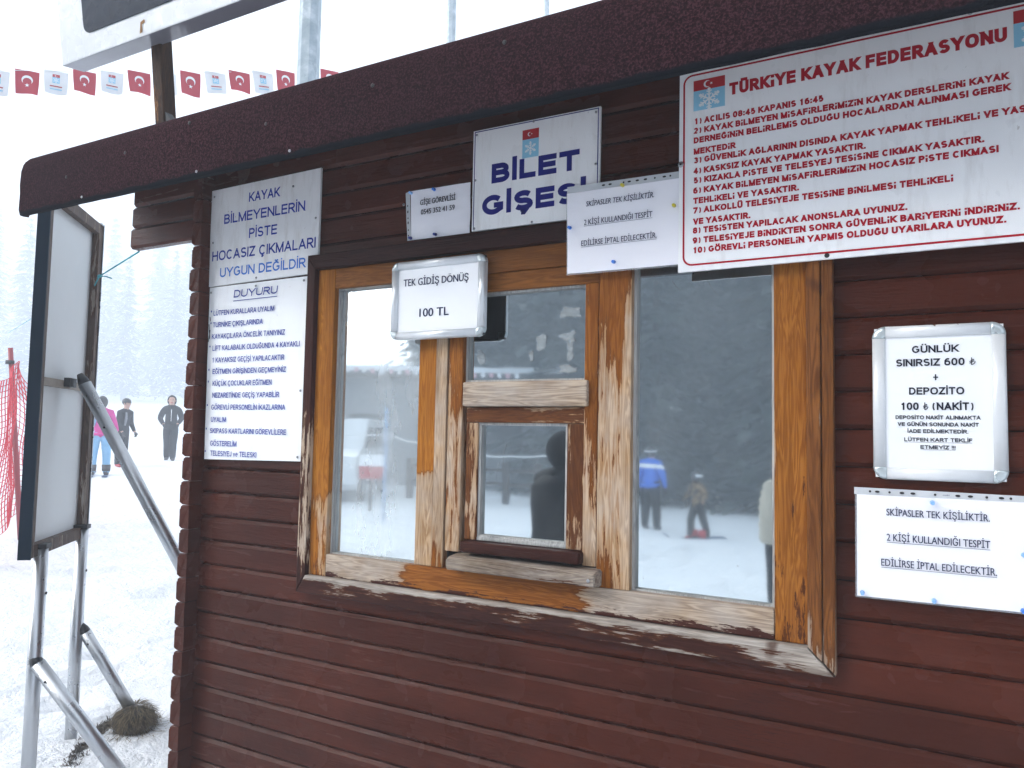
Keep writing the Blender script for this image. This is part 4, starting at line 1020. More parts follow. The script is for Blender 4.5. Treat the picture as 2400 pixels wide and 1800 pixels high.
def turf_strip():
    bm = B()
    line_pts = [(-3.25,.20),(-3.45,.42),(-3.60,.60),(-3.66,.74),(-3.50,.86)]
    for k in range(800):
        i = random.randrange(len(line_pts)-1); t = random.random(); a, b = line_pts[i], line_pts[i+1]
        x = a[0]*(1-t)+b[0]*t+random.gauss(0,.02); y = a[1]*(1-t)+b[1]*t+random.gauss(0,.02); z = ground_z(x,y)+mnoise.noise(Vector((x*.9,y*.9,0)))*.035+.004
        if mnoise.noise(Vector((x*6,y*6,2))) < -.12: continue
        an = random.uniform(0,6.28); h = random.uniform(.002,.016); dx, dy = math.cos(an)*.0016, math.sin(an)*.0016; lx, ly = random.gauss(0,.014), random.gauss(0,.014)
        for q in range(2):
            bm.faces.new([bm.verts.new(p) for p in ((x-dx*3,y-dy*3,z-.01),(x+dx*3,y+dy*3,z-.01),(x+lx,y+ly,z+h))]); lx, ly = -ly, lx
    o = mesh_obj('bare_turf', bm, 'soil'); tag(o, 'ragged line of dark dead turf showing through snow at the board posts', 'turf', None, 'stuff')
turf_strip()

# ---------------------------------------------------------------- safety net, poles, bunting, ropes
def safety_net():
    s = empty('safety_net', (-8.95, 3.0, gz(-8.95,3)), 'sagging red safety net on a leaning red pole beyond the notice board', 'safety net')
    bm = B(); tube(bm, [(-8.90,3.10,.12),(-8.975,2.90,2.34)], [.030,.026], 10); part('pole', bm, 'net_pole_red', s)
    bm = B(); tube(bm, [(-8.975,2.905,2.16),(-8.975,2.905,2.20)], .045, 10); part('pole_tie', bm, 'black_metal', s)
    def panel(P0, P1, top0, top1, bot0, bot1, sag, n, m):
        me = bpy.data.meshes.new('net'); bm = bmesh.new(); g = []
        for j in range(m+1):
            row = []
            for i in range(n+1):
                u = i/n; v = j/m; x = P0[0]*(1-u)+P1[0]*u; y = P0[1]*(1-u)+P1[1]*u
                zt = top0*(1-u)+top1*u - sag*math.sin(math.pi*u); zb = bot0*(1-u)+bot1*u + .05*math.sin(7*u)
                w = mnoise.noise(Vector((u*5,v*3,n)))*.06
                row.append(bm.verts.new((x+w, y+w*.6, zb*(1-v)+zt*v)))
            g.append(row)
        for j in range(m):
            for i in range(n): bm.faces.new((g[j][i], g[j][i+1], g[j+1][i+1], g[j+1][i]))
        bm.to_mesh(me); bm.free(); o = bpy.data.objects.new('net', me); COL.objects.link(o)
        md = o.modifiers.new('w', 'WIREFRAME'); md.thickness = .0115; md.use_even_offset = False
        dg = bpy.context.evaluated_depsgraph_get(); dg.update(); me2 = bpy.data.meshes.new_from_object(o.evaluated_get(dg))
        o.modifiers.clear(); o.data = me2; me2.materials.clear(); me2.materials.append(M['net_red']); o.parent = s; o.matrix_parent_inverse = Matrix.Translation(-Vector(s.location))
    panel((-7.35,1.75), (-8.93,2.98), 2.25, 2.20, .22, .42, .30, 27, 27)
    panel((-8.96,2.98), (-10.0,4.4), 2.18, 2.0, .45, .55, .40, 24, 25)
safety_net()

def mast(x, y, h, r, label):
    s = empty('steel_mast', (x, y, gz(x,y)), label, 'mast', 'galvanised masts behind the cabin'); z = gz(x,y)
    bm = B(); tube(bm, [(x,y,z-.1),(x,y,z+h)], [r*1.06, r*.9], 8)
    for f in bm.faces: f.smooth = False
    part('shaft', bm, 'galvanised', s)
    bm = B(); box(bm, x-.2, x+.2, y-.2, y+.2, z-.08, z+.06, .01); part('base_plate', bm, 'galvanised', s)
    bm = B(); tube(bm, [(x,y,z+h),(x,y,z+h+.06)], [r, r*.4], 8); part('cap', bm, 'galvanised', s)
for x, y, h, r, lb in ((-5.334, 3.578, 14, .104, 'thick galvanised mast rising just behind the roof, nearest of three'), (-9.01, 11.37, 16, .102, 'middle one of the three galvanised masts above the roof'), (-10.59, 18.87, 18, .10, 'faint thin galvanised mast farthest right above the roof edge')):
    mast(x, y, h, r, lb)

def bunting(label, P0, P1, n, fw, fh, first, detail, sag=.05):
    P0, P1 = Vector(P0), Vector(P1); u = (P1-P0); ln = u.length; uh = Vector((u.x,u.y,0)).normalized(); nrm = Vector((uh.y,-uh.x,0))
    s = empty('bunting', P0.lerp(P1,.5), label, 'bunting')
    def S(t): return P0.lerp(P1, t) + Vector((0,0,-sag*4*t*(1-t)))
    bm = B(); tube(bm, [S(k/24) for k in range(25)], .004 if detail else .006, 5); part('string', bm, 'rope_white', s)
    for i in range(n):
        t = (i+.5)/n; o = S(t); red = (i+first) % 2 == 0
        w = fw*random.uniform(.93,1.04); h = fh*random.uniform(.92,1.06); sk = random.uniform(.0,.16)*w; cv = random.uniform(.5,1)
        T = Matrix(((uh.x,-nrm.x,0,o.x),(uh.y,-nrm.y,0,o.y),(0,0,1,o.z),(0,0,0,1)))
        ph = random.uniform(0,6)
        def wave(x, z): return .018*math.sin(x/w*5+ph)*(-z/h) + .012*math.sin(z/h*4+ph)
        def warp(bm):
            for v in bm.verts:
                q = -v.co.z/h; v.co = Vector((v.co.x + sk*q - .10*w*q*q*math.copysign(1, v.co.x)*(abs(v.co.x)/w), v.co.y+wave(v.co.x, v.co.z)*cv, v.co.z - .05*h*q*math.cos(v.co.x/w*3+ph)))
            bmesh.ops.transform(bm, matrix=T, verts=bm.verts)
        bm = B(); nx, nz = 8, 8
        for sd in (0, 1):
            g = [[bm.verts.new((-w/2+w*a/nx, sd*.0012, -h*b/nz)) for a in range(nx+1)] for b in range(nz+1)]
            for b in range(nz):
                for a in range(nx):
                    q = (g[b][a], g[b+1][a], g[b+1][a+1], g[b][a+1]); bm.faces.new(q if sd == 0 else q[::-1]).smooth = True
        warp(bm); fl = part('flag', bm, ('flag_red' if detail else 'flag_pale') if red else 'flag_white', s)
        if not detail: continue
        bm = B(); y = -.004
        if red:
            crescent_star(bm, 0, -h*.40, h*.20, y, 0, R(-90)); warp(bm); part('emblem', bm, 'emblem_white', fl)
        else:
            z1 = -h*.16; z0 = -h*.54; zs = z1-(z1-z0)*.33; x = w*.15
            flat(bm, [(-x,zs),(x,zs),(x,z1),(-x,z1)], y, 0); flat(bm, [(-x,z0),(x,z0),(x,zs),(-x,zs)], y, 1)
            snowflake(bm, 0, (z0+zs)/2, x*.85, y-.001, 2); crescent_star(bm, -x*.1, (zs+z1)/2, x*.28, y-.001, 2)
            for k in range(2): line(bm, -w*.26, -h*(.68+.12*k), w*.26, -h*(.68+.12*k), h*.045, y, k)
            warp(bm); part('emblem', bm, ['emblem_red','emblem_sky','emblem_white'], fl)
    for o in s.children:
        for c in o.children: c.matrix_parent_inverse = Matrix()
    return s
random.seed(8)
u0 = Vector((-9.194,3.111,5.643)); u1 = Vector((-7.255,5.865,6.40)); d = (u1-u0)
a0 = u0 - d*.155; a1 = u1 + d*.05
bunting('bunting of red crescent flags and white federation flags strung across the sky', a0, a1, 14, .255, .275, 1, True, .03)

bm = B(); pts = [(-2.60,.02,2.16),(-4.532,1.351,2.62),(-8.0,3.6,3.12),(-11.4,5.5,3.78)]
pts = [Vector((-2.625,.03,2.155))] + [Vector((-2.625,.03,2.155)).lerp(Vector((-13.5,5.2,3.0)), k/10) for k in range(1, 11)]
tube(bm, pts, .0035, 6)
k = pts[0].lerp(pts[-1], .088)
ball(bm, k, .010, 0, 8, (1.3,1,.8))
for e in ((.05,.03,-.01),(-.02,-.012,-.05)): tube(bm, [k, k+Vector(e)*.5+Vector((0,0,.004)), k+Vector(e)], .003, 5)
tag(mesh_obj('rope', bm, 'rope_cyan'), 'thin turquoise rope with a knotted tail running out from the cabin corner', 'rope')

# ---------------------------------------------------------------- people
def person(label, x, y, face, H, mats, bones, extras, group=None, band=None):
    """one continuous skinned body; face = heading of the front in degrees (0 looks towards -Y, turning to +X);
    bones: dict joint -> (x, y, z, radius) in units of H, edges: (a, b, material index)"""
    z = gz(x, y)-.01
    s = empty('person', (x, y, z), label, 'person', group)
    J, E_ = bones
    names = list(J); idx = {n: i for i, n in enumerate(names)}
    me = bpy.data.meshes.new('body'); me.from_pydata([tuple(c*H for c in J[n][:3]) for n in names], [(idx[a], idx[b]) for a, b, m in E_], [])
    o = bpy.data.objects.new('body', me); COL.objects.link(o)
    md = o.modifiers.new('skin', 'SKIN'); md.use_smooth_shade = True
    for n in names:
        v = me.skin_vertices[0].data[idx[n]]; r = J[n][3]*H; v.radius = (r, r*(J[n][4] if len(J[n]) > 4 else 1)); v.use_root = n == 'pelvis'
    sb = o.modifiers.new('sub', 'SUBSURF'); sb.levels = sb.render_levels = 2
    dg = bpy.context.evaluated_depsgraph_get(); dg.update()
    m2 = bpy.data.meshes.new_from_object(o.evaluated_get(dg)); o.modifiers.clear(); o.data = m2; m2.materials.clear()
    for m in mats: m2.materials.append(M[m])
    seg = [(Vector(J[a][:3])*H, Vector(J[b][:3])*H, m, (J[a][3]+J[b][3])/2*H) for a, b, m in E_]
    for p in m2.polygons:
        best = None; c = p.center
        for a, b, m, r in seg:
            ab = b-a; t = max(0, min(1, (c-a).dot(ab)/max(1e-9, ab.length_squared))); dd = (c-a-ab*t).length - r*.7
            if best is None or dd < best[0]: best = (dd, m)
        p.material_index = best[1]; p.use_smooth = True
        if band and band[0]*H < c.z < band[1]*H: p.material_index = band[2]
    o.parent = s
    for nm, bm, mt in extras(H): mesh_obj(nm, bm, mt, s, True)
    s.rotation_euler = (0, 0, R(face))
    return s
def skeleton(bulk=1.0, armL=None, armR=None, stance=.055, step=0.0, lean=0.0, top=0, leg=1, boot=2, skin=3, head=3, knee=0.0):
    """standing figure; arm = (elbow, hand) offsets from the default"""
    b = bulk
    J = {'pelvis': (0, .0, .525, .080*b, .8), 'waist': (0, -.005-lean*.3, .60, .082*b, .8), 'chest': (0, -.01-lean*.7, .715, .092*b, .78), 'collar': (0, -lean, .80, .060*b, .85),
         'neck': (0, -.008-lean*1.05, .845, .034), 'jaw': (0, -.020-lean*1.15, .880, .040, 1.1), 'crown': (0, -.010-lean*1.15, .940, .050, 1.12), 'tip': (0, -.004-lean*1.15, .972, .034)}
    E_ = [('pelvis','waist',top),('waist','chest',top),('chest','collar',top),('collar','neck',skin),('neck','jaw',head),('jaw','crown',head),('crown','tip',head)]
    for sd, nm, arm in ((1,'l',armL),(-1,'r',armR)):
        el, ha = arm if arm else ((.155,.01,.635),(.165,-.045,.50))
        J['sh'+nm] = (sd*.098, .0-lean, .785, .050*b); J['el'+nm] = (sd*el[0], el[1], el[2], .038*b); J['wr'+nm] = (sd*ha[0], ha[1], ha[2], .027*b)
        hx = Vector(ha)-Vector(el); hx = hx.normalized()*.035
        J['pa'+nm] = (sd*(ha[0]+hx.x), ha[1]+hx.y, ha[2]+hx.z, .020)
        E_ += [('collar','sh'+nm,top),('sh'+nm,'el'+nm,top),('el'+nm,'wr'+nm,top),('wr'+nm,'pa'+nm,skin)]
        st = step*sd
        J['hi'+nm] = (sd*.05, 0, .49, .068*b); J['kn'+nm] = (sd*(stance+.006), -st*.6-knee, .285, .052*b); J['an'+nm] = (sd*(stance+.01), -st+knee*.2+ (.02 if st < 0 else 0), .062+(.01 if st < 0 else 0), .042*b); J['he'+nm] = (sd*(stance+.01), -st+.012, .028, .032); J['to'+nm] = (sd*(stance+.018), -st-.085, .024, .026)
        E_ += [('pelvis','hi'+nm,leg),('hi'+nm,'kn'+nm,leg),('kn'+nm,'an'+nm,leg),('an'+nm,'he'+nm,boot),('he'+nm,'to'+nm,boot)]
    return J, E_
def hand_bm(p, d, H, curl=.5):
    """palm with four separate bent fingers and a thumb from the side of the palm"""
    bm = B(); p = Vector(p)*H; d = Vector(d).normalized(); sd = Vector((0,1,0)); sd = (sd - d*sd.dot(d)).normalized(); inn = d.cross(sd)
    if inn.x*p.x > 0: inn = -inn
    tube(bm, [p, p+d*.022*H, p+d*.046*H], [.013*H,.019*H,.017*H], 10)
    for k, ln in enumerate((.034,.040,.037,.029)):
        b = p + d*.044*H + sd*(k-1.5)*.0095*H
        tube(bm, [b, b+d*ln*.45*H+inn*.004*H, b+(d*.75+inn*curl).normalized()*ln*.8*H, b+(d*.5+inn*curl*1.4).normalized()*ln*H], [.0056*H,.0054*H,.005*H,.003*H], 7)
    b = p + d*.018*H - sd*.018*H
    tube(bm, [b, b+(d*.6-sd*.7).normalized()*.018*H, b+(d*.9-sd*.35).normalized()*.032*H+inn*.006*H], [.0065*H,.006*H,.0035*H], 7)
    return bm
def face_bits(H, lean=0.0):
    c = Vector((0, -.018-lean*1.15, .915))
    out = []
    bm = B(); tube(bm, [(c+Vector((0,-.046,.012)))*H, (c+Vector((0,-.060,-.008)))*H, (c+Vector((0,-.050,-.013)))*H], [.006*H,.010*H,.007*H], 8); out.append(('nose', bm, 'skin'))
    for sx in (-1, 1):
        bm = B(); ball(bm, (c+Vector((sx*.019,-.047,.012)))*H, .0062*H, 0, 8); out.append(('eye', bm, 'hair_black'))
        bm = B(); ball(bm, (c+Vector((sx*.052,.004,.0)))*H, .012*H, 0, 8, (.5,.8,1.3)); out.append(('ear', bm, 'skin'))
    bm = B(); tube(bm, [(c+Vector((-.017,-.043,-.030)))*H, (c+Vector((0,-.049,-.031)))*H, (c+Vector((.017,-.043,-.030)))*H], .0042*H, 6); out.append(('mouth', bm, 'emblem_red'))
    return out
def cap_bm(H, c, r, scale=(1,1,1), cut=None):
    bm = B(); ball(bm, (0,0,0), r*H, 0, 18, scale)
    if cut is not None:
        bmesh.ops.delete(bm, geom=[v for v in bm.verts if v.co.y < cut[0]*H and v.co.z < cut[1]*H], context='VERTS')
        bmesh.ops.solidify(bm, geom=bm.faces[:], thickness=.008*H)
    for v in bm.verts: v.co += Vector(c)*H
    return bm
def hood(H, m, lean=0): return [('hood', cap_bm(H, (0,.004-lean*1.15,.918), .074, (.92,1.02,1.12), (-.022,.045)), m), ('collar', (lambda b: (tube(b, [Vector((0,-.004-lean,.80))*H, Vector((0,-.008-lean,.85))*H], [.068*H,.055*H], 14), b)[1])(B()), m)]

# woman in pink, seen from behind on skis
bn = skeleton(1.02, ((.150,-.03,.63),(.185,-.11,.575)), ((.150,-.03,.63),(.170,-.11,.575)), .068)
def ex(H):
    L = [('hair', cap_bm(H, (0,.006,.918), .066, (.95,1.0,1.2)), 'hair_black')]
    bm = B(); tube(bm, [Vector((0,.035,.84))*H, Vector((0,.045,.80))*H, Vector((0,.036,.775))*H], [.05*H,.05*H,.02*H], 12); L.append(('jacket_hood', bm, 'cloth_pink'))
    for sx in (-1, 1):
        bm = B(); tube(bm, [Vector((sx*.075,.025,.735))*H, Vector((sx*.085,.03,.68))*H, Vector((sx*.083,.028,.62))*H], [.012*H,.030*H,.014*H], 10); L.append(('side_panel', bm, 'cloth_sky'))
        L.append(('glove', hand_bm((sx*.19,-.125,.565), (sx*.1,-.5,-.4), H, .9), 'boot_dark'))
        bm = B(); tube(bm, [Vector((sx*.078,0,.14))*H, Vector((sx*.078,0,.06))*H], [.052*H,.046*H], 14); L.append(('ski_boot', bm, 'boot_dark'))
    bm = B(); tube(bm, [Vector((0,.0,.535))*H, Vector((0,0,.50))*H], [.098*H,.1*H], 16); L.append(('jacket_hem', bm, 'cloth_pink'))
    return L + face_bits(H)
pink = person('skier in pink jacket and light blue trousers seen from behind', -14.85, 7.78, 235, 1.62, ['cloth_pink','cloth_sky','boot_dark','skin'], bn, ex)
# boy in black beside her
bn = skeleton(.98, ((.13,-.03,.64),(.12,-.10,.53)), ((.13,-.04,.64),(.13,-.10,.53)), .055, 0, .04)
def ex(H):
    L = [('beanie', cap_bm(H, (0,-.050,.945), .060, (1,1.05,.92), (-.03,-.015)), 'helmet_dark')]
    bm = B(); tube(bm, [Vector((-.05,-.10,.79))*H, Vector((-.055,-.105,.70))*H, Vector((-.05,-.085,.60))*H], [.012*H,.018*H,.012*H], 8); L.append(('jacket_stripe', bm, 'cloth_grey'))
    for sx in (-1, 1): L.append(('glove', hand_bm((sx*.125,-.12,.505), (0,-.2,-.8), H), 'boot_dark'))
    return L + face_bits(H, .04)
person('boy in black jacket and beanie half hidden behind the skier in pink', -16.2, 9.15, 105, 1.56, ['cloth_black','cloth_black','boot_red','skin'], bn, ex)
# hooded walker
bn = skeleton(1.15, ((.150,.02,.650),(.105,-.075,.575)), ((.160,.03,.645),(.110,-.075,.565)), .034, .075)
def ex(H):
    L = hood(H, 'cloth_black') + face_bits(H)
    bm = B(); tube(bm, [Vector((0,-.088,.78))*H, Vector((0,-.101,.70))*H, Vector((0,-.086,.60))*H], .004*H, 6); L.append(('zip', bm, 'cloth_white'))
    bm = B(); tube(bm, [Vector((0,0,.56))*H, Vector((0,0,.47))*H], [.10*H,.104*H], 16); L.append(('coat_hem', bm, 'cloth_black'))
    for sx in (-1, 1): L.append(('glove', hand_bm((sx*.105,-.09,.56), (-sx*.3,-.2,-.8), H), 'cloth_black'))
    return L
person('hooded walker in black coming towards the cabin corner', -17.22, 11.17, 52, 1.68, ['cloth_black','cloth_black','boot_dark','skin'], bn, ex)

# people who stand out in front of the cabin and show only in the panes
bn = skeleton(1.12, ((.150,-.01,.63),(.16,-.05,.51)), ((.150,-.01,.63),(.16,-.05,.51)), .062)
def ex(H):
    L = [('helmet', cap_bm(H, (0,.0,.925), .068, (.95,1.05,1.0)), 'helmet_dark')]
    bm = B(); tube(bm, [Vector((math.cos(a)*.068,math.sin(a)*.073,.932))*H for a in [k*math.pi/8 for k in range(17)]], .007*H, 6, 0, False); L.append(('goggle_strap', bm, 'cloth_white'))
    for sx in (-1, 1): L.append(('glove', hand_bm((sx*.162,-.06,.49), (0,-.2,-.9), H), 'boot_dark'))
    bm = B(); tube(bm, [Vector((0,0,.54))*H, Vector((0,0,.49))*H], [.105*H,.108*H], 16); L.append(('jacket_hem', bm, 'cloth_blue'))
    return L
person('skier in blue jacket with white shoulder band reflected in the right pane', -5.15, -13.2, 10, 1.70, ['cloth_blue','cloth_black','boot_dark','skin','cloth_white'], bn, ex, None, (.725,.775,4))
bn = skeleton(1.16, ((.185,.02,.66),(.275,-.01,.57)), ((.180,-.03,.65),(.21,-.12,.57)), .085, .05, .03, knee=.035)
def ex(H):
    L = [('helmet', cap_bm(H, (0,-.035,.925), .082, (.95,1.02,1.0)), 'helmet_dark')]
    bm = B(); tube(bm, [Vector((math.cos(a)*.086,-.035+math.sin(a)*.088,.94))*H for a in [k*math.pi/8+.6 for k in range(10)]], .016*H, 6, 0, False); L.append(('goggle_strap', bm, 'cloth_white'))
    for sx in (-1, 1):
        bm = B(); tube(bm, [Vector((sx*.07,0,.13))*H, Vector((sx*.07,-.01,.03))*H], [.05*H,.055*H], 12); L.append(('ski_boot', bm, 'boot_red'))
        L.append(('glove', hand_bm((sx*.18,-.05,.53), (sx*.2,-.3,-.8), H), 'boot_dark'))
    return L + face_bits(H, .03)
person('child in camouflage jacket and helmet on skis reflected in the right pane', -4.0, -12.47, 205, 1.24, ['cloth_camo','cloth_black','boot_red','skin'], bn, ex)
bn = skeleton(1.42, ((.150,-.02,.64),(.10,-.11,.60)), ((.150,-.02,.64),(.10,-.11,.60)), .05)
def ex(H):
    L = hood(H, 'cloth_cream') + face_bits(H)
    bm = B(); tube(bm, [Vector((0,0,z))*H for z in (.80,.765,.74,.715,.69,.665,.64,.615,.59,.56,.53,.49,.46)], [f*H*1.14 for f in (.085,.124,.119,.130,.125,.133,.127,.135,.129,.136,.131,.134,.12)], 18); L.append(('padded_coat', bm, 'cloth_cream'))
    for sx in (-1, 1): L.append(('glove', hand_bm((sx*.09,-.13,.60), (-sx*.5,-.3,-.1), H), 'boot_dark'))
    return L
person('person in cream padded coat reflected at the right edge of the right pane', -1.29, -5.75, 120, 1.55, ['cloth_cream','cloth_black','boot_dark','skin'], bn, ex)
bn = skeleton(1.34, ((.150,-.04,.64),(.12,-.13,.66)), ((.150,-.04,.64),(.12,-.13,.66)), .05)
def ex(H):
    L = hood(H, 'cloth_black') + face_bits(H)
    bm = B(); tube(bm, [Vector((0,0,z))*H for z in (.815,.775,.70,.60,.50,.42)], [f*H for f in (.09,.135,.135,.128,.135,.14)], 18); L.append(('long_coat', bm, 'cloth_black'))
    for sx in (-1, 1): L.append(('glove', hand_bm((sx*.11,-.15,.665), (-sx*.5,-.3,.1), H), 'cloth_black'))
    return L
person('person in a dark hooded coat reflected in the ticket hatch pane', -2.16, -2.78, 25, 1.60, ['cloth_black','cloth_black','boot_dark','skin'], bn, ex)

def ski(x, y, face, ln, m, label, group):
    s_ = bm = B(); n = 14; prof = []
    for i in range(n+1):
        t = i/n; yy = -ln*.55+ln*t; up = .09*max(0, (.12-t)/.12)**1.6; w = .045*(.75+.35*abs(2*t-1)) * (1 if t > .03 else .45)
        prof.append([bm.verts.new(p) for p in ((-w,yy,up+.004),(w,yy,up+.004),(w,yy,up+.018),(-w,yy,up+.018))])
    for a, b in zip(prof, prof[1:]):
        for j in range(4): bm.faces.new((a[j], b[j], b[(j+1) % 4], a[(j+1) % 4]))
    bm.faces.new(prof[0]); bm.faces.new(prof[-1]); bmesh.ops.recalc_face_normals(bm, faces=bm.faces)
    o = mesh_obj('ski', bm, m); o.location = (x, y, gz(x, y)); o.rotation_euler = (0, 0, R(face)); tag(o, label, 'ski', group)
    bm = B(); box(bm, -.03, .03, -.12, -.05, .018, .05, .006); box(bm, -.03, .03, .10, .17, .018, .06, .006); b_ = mesh_obj('binding', bm, 'black_metal', o)
    return o
def beside(x, y, face, dx, dy=0):
    a = R(face); return x+dx*math.cos(a)-dy*math.sin(a), y+dx*math.sin(a)+dy*math.cos(a)
for dx, nm in ((-.125,'left ski'), (.125,'right ski')):
    ski(*beside(-14.85, 7.78, 235, dx), 235, 1.5, 'ski_blue', nm+' under the skier in the pink jacket', 'skis on the snow')
    ski(*beside(-4.0, -12.47, 242, dx*.75), 242, 1.15, 'ski_blue', nm+' of the child in camouflage', 'skis on the snow')
px_, py_ = beside(-14.85, 7.78, 235, .34, -.1); bm = B(); zz = gz(px_, py_)
tube(bm, [(px_,py_,zz),(px_-.03,py_-.02,zz+.95)], .009, 8); tube(bm, [(px_,py_,zz+.09),(px_,py_,zz+.10)], .045, 12)
po = mesh_obj('ski_pole', bm, 'black_metal'); tag(po, 'dark ski pole held beside the skier in pink', 'ski pole')

# ---------------------------------------------------------------- trees
def spruce(seed, h, rad, levels, per, sprays, snow_share):
    rnd = random.Random(seed); V, F, MI = [], [], []
    def tri(p, q, r, m): 
        i = len(V); V.extend((tuple(p), tuple(q), tuple(r))); F.append((i, i+1, i+2)); MI.append(m)
    for L in range(levels):
        t = (L+rnd.random()*.8)/levels; z = h*(.06+.93*t); R_ = rad*(1-t)**.85*rnd.uniform(.72,1.12)+.12
        for b in range(max(4, int(per*(1-.45*t)))):
            if rnd.random() < .10: continue
            a = rnd.uniform(0, 2*math.pi); ln = R_*rnd.uniform(.6,1.1); droop = rnd.uniform(.18,.45)*(1-.6*t)
            dx, dy = math.cos(a), math.sin(a)
            for k in range(sprays):
                f = (k+rnd.random())/sprays; c = Vector((dx*ln*f, dy*ln*f, z - droop*ln*f*f))
                w = (.16+.32*(1-f))*rnd.uniform(.7,1.3)*min(1.3, .45+R_*.35); q = rnd.uniform(-.9,.9); ex_, ey = math.cos(a+q), math.sin(a+q)
                tipv = c + Vector((ex_, ey, rnd.uniform(-.75,.05)))*w*1.7
                sd = Vector((-ey, ex_, rnd.uniform(-.5,.5)))*w*.55
                m = 2 if rnd.random() < snow_share*(1 if f > .35 else .5) else 1
                tri(c+sd, c-sd, tipv, m)
                if m == 2: tri(c+sd*.8+Vector((0,0,-.07)), c-sd*.8+Vector((0,0,-.07)), tipv+Vector((0,0,-.09)), 1)
    return V, F, MI
def crown_mesh(data):
    V, F, MI = data; me = bpy.data.meshes.new('crown'); me.from_pydata(V, [], F)
    for m in ('tree_bark', 'needles', 'tree_snow'): me.materials.append(M[m])
    me.polygons.foreach_set('material_index', MI); me.update(); return me
def trunk_mesh(h):
    bm = B(); tube(bm, [(0,0,-.4),(0,0,h*.3),(.03,.02,h*.7),(0,0,h*.99)], [h*.017,h*.013,h*.007,h*.001], 9)
    rnd = random.Random(h)
    for k in range(26):
        z = h*rnd.uniform(.08,.9); a = rnd.uniform(0,6.28); l = h*.15*(1-z/h)
        tube(bm, [(0,0,z),(math.cos(a)*l,math.sin(a)*l,z-l*.15)], [.035,.01], 5)
    me = bpy.data.meshes.new('trunk'); bm.to_mesh(me); bm.free(); me.materials.append(M['tree_bark']); return me
crowns = [crown_mesh(spruce(sd, 20, 3.6, 52, 13, 9, sn)) for sd, sn in ((1,.30),(2,.38),(3,.25))]; trunk = trunk_mesh(20)
for i, (x, y, sc, lb) in enumerate(((-104.9,54.4,1.22,'snow dusted spruce fading in fog left of the notice board'), (-118.5,56.8,1.47,'dim spruce at the left edge in fog'), (-115.5,64.7,0.98,'hazy spruce half hidden behind the notice board'), (-113.1,71.6,1.42,'faint tall spruce in fog just right of the notice board'),
        (-97.3,63.7,1.03,'lower spruce in fog above the skier in pink'), (-114.2,80.5,1.58,'tall ghostly spruce in deep fog between the notice board and the cabin'), (-93.6,68.3,1.09,'spruce in fog above the hooded walker'), (-105.0,79.3,1.42,'palest spruce in fog nearest the cabin corner'))):
    z = ground_z(x, y)
    t = empty('spruce_tree', (x, y, z), lb, 'tree', 'spruces in the fog'); t.rotation_euler = (0, 0, i*1.7); t.scale = (sc, sc, sc)
    for nm, me in (('trunk', trunk), ('crown', crowns[i % 3])):
        o = bpy.data.objects.new(nm, me); COL.objects.link(o); o.parent = t
def forest():
    rnd = random.Random(4); kinds = [spruce(s_, 15, 2.5, 38, 12, 7, 0) for s_ in (11,12,13)]; V, F, MI = [], [], []
    spots = []
    for row, (off, st) in enumerate(((0,3.6),(3.5,3.0),(7.5,2.7),(12,2.5),(17,2.5),(22,2.6))):
        x = -.675*(21.8+off)
        while x < 16:
            spots.append((x+rnd.uniform(-.4,.4), -20.0-off-.18*max(0, x+13)+rnd.uniform(-1.9,1.9))); x += st
    for x, y in spots:
        v, f, m = kinds[rnd.randrange(3)]; sc = rnd.uniform(.85,1.25)*(1+.045*max(0, -20-.18*(x+13)-y)); a = rnd.uniform(0,6.28); ca, sa = math.cos(a)*sc, math.sin(a)*sc; z = ground_z(x, y)-.5; i = len(V)
        V.extend((p[0]*ca-p[1]*sa+x, p[0]*sa+p[1]*ca+y, p[2]*sc+z) for p in v); F.extend((q[0]+i, q[1]+i, q[2]+i) for q in f); MI.extend(m)
        for k in range(6): # trunk
            a0, a1 = k*math.pi/3, (k+1)*math.pi/3; j = len(V)
            V.extend(((x+math.cos(a0)*.18,y+math.sin(a0)*.18,z),(x+math.cos(a1)*.18,y+math.sin(a1)*.18,z),(x+math.cos(a1)*.03,y+math.sin(a1)*.03,z+13*sc),(x+math.cos(a0)*.03,y+math.sin(a0)*.03,z+13*sc))); F.append((j,j+1,j+2,j+3)); MI.append(0)
    me = bpy.data.meshes.new('forest'); me.from_pydata(V, [], F)
    for m in ('tree_bark', 'needles', 'tree_snow'): me.materials.append(M[m])
    me.polygons.foreach_set('material_index', MI); me.update()
    o = bpy.data.objects.new('forest', me); COL.objects.link(o); tag(o, 'dense dark spruce forest reflected in the window panes', 'forest', None, 'stuff')
forest()

# ---------------------------------------------------------------- across the piste, seen only in the panes
def turn(s, x, y, face): s.location = (x, y, gz(x, y)); s.rotation_euler = (0, 0, R(face)); return s
def local(name, bm, m, s): o = mesh_obj(name, bm, m, s); return o
s = turn(empty('lodge', (0,0,0), 'long low grey lodge reflected in the left pane', 'building'), -18.5, -19.6, 152)
bm = B(); box(bm, -7, 5.6, -2, 2.4, -.6, 3.5); local('wall', bm, 'building_grey', s)
bm = B(); prism_xz(bm, [(-7.5,3.5),(6.1,3.5),(6.1,3.72),(-7.5,3.72)], -2.5, 2.9); local('roof', bm, 'timber_dark', s)
bm = B(); prism_xz(bm, [(-7.4,3.72),(6.0,3.72),(5.9,3.9),(-7.3,3.9)], -2.4, 2.8); local('snow_cover', bm, 'roof_snow', s)
for x in (-5.5,-3.2,-.9,1.4,3.7):
    bm = B(); box(bm, x-.6, x+.6, -2.05, -1.99, 1.0, 2.3, .01); w = local('window', bm, 'timber_dark', s)
    bm = B(); box(bm, x-.52, x+.52, -2.062, -2.052, 1.08, 2.22); local('glass', bm, 'car_glass', w)
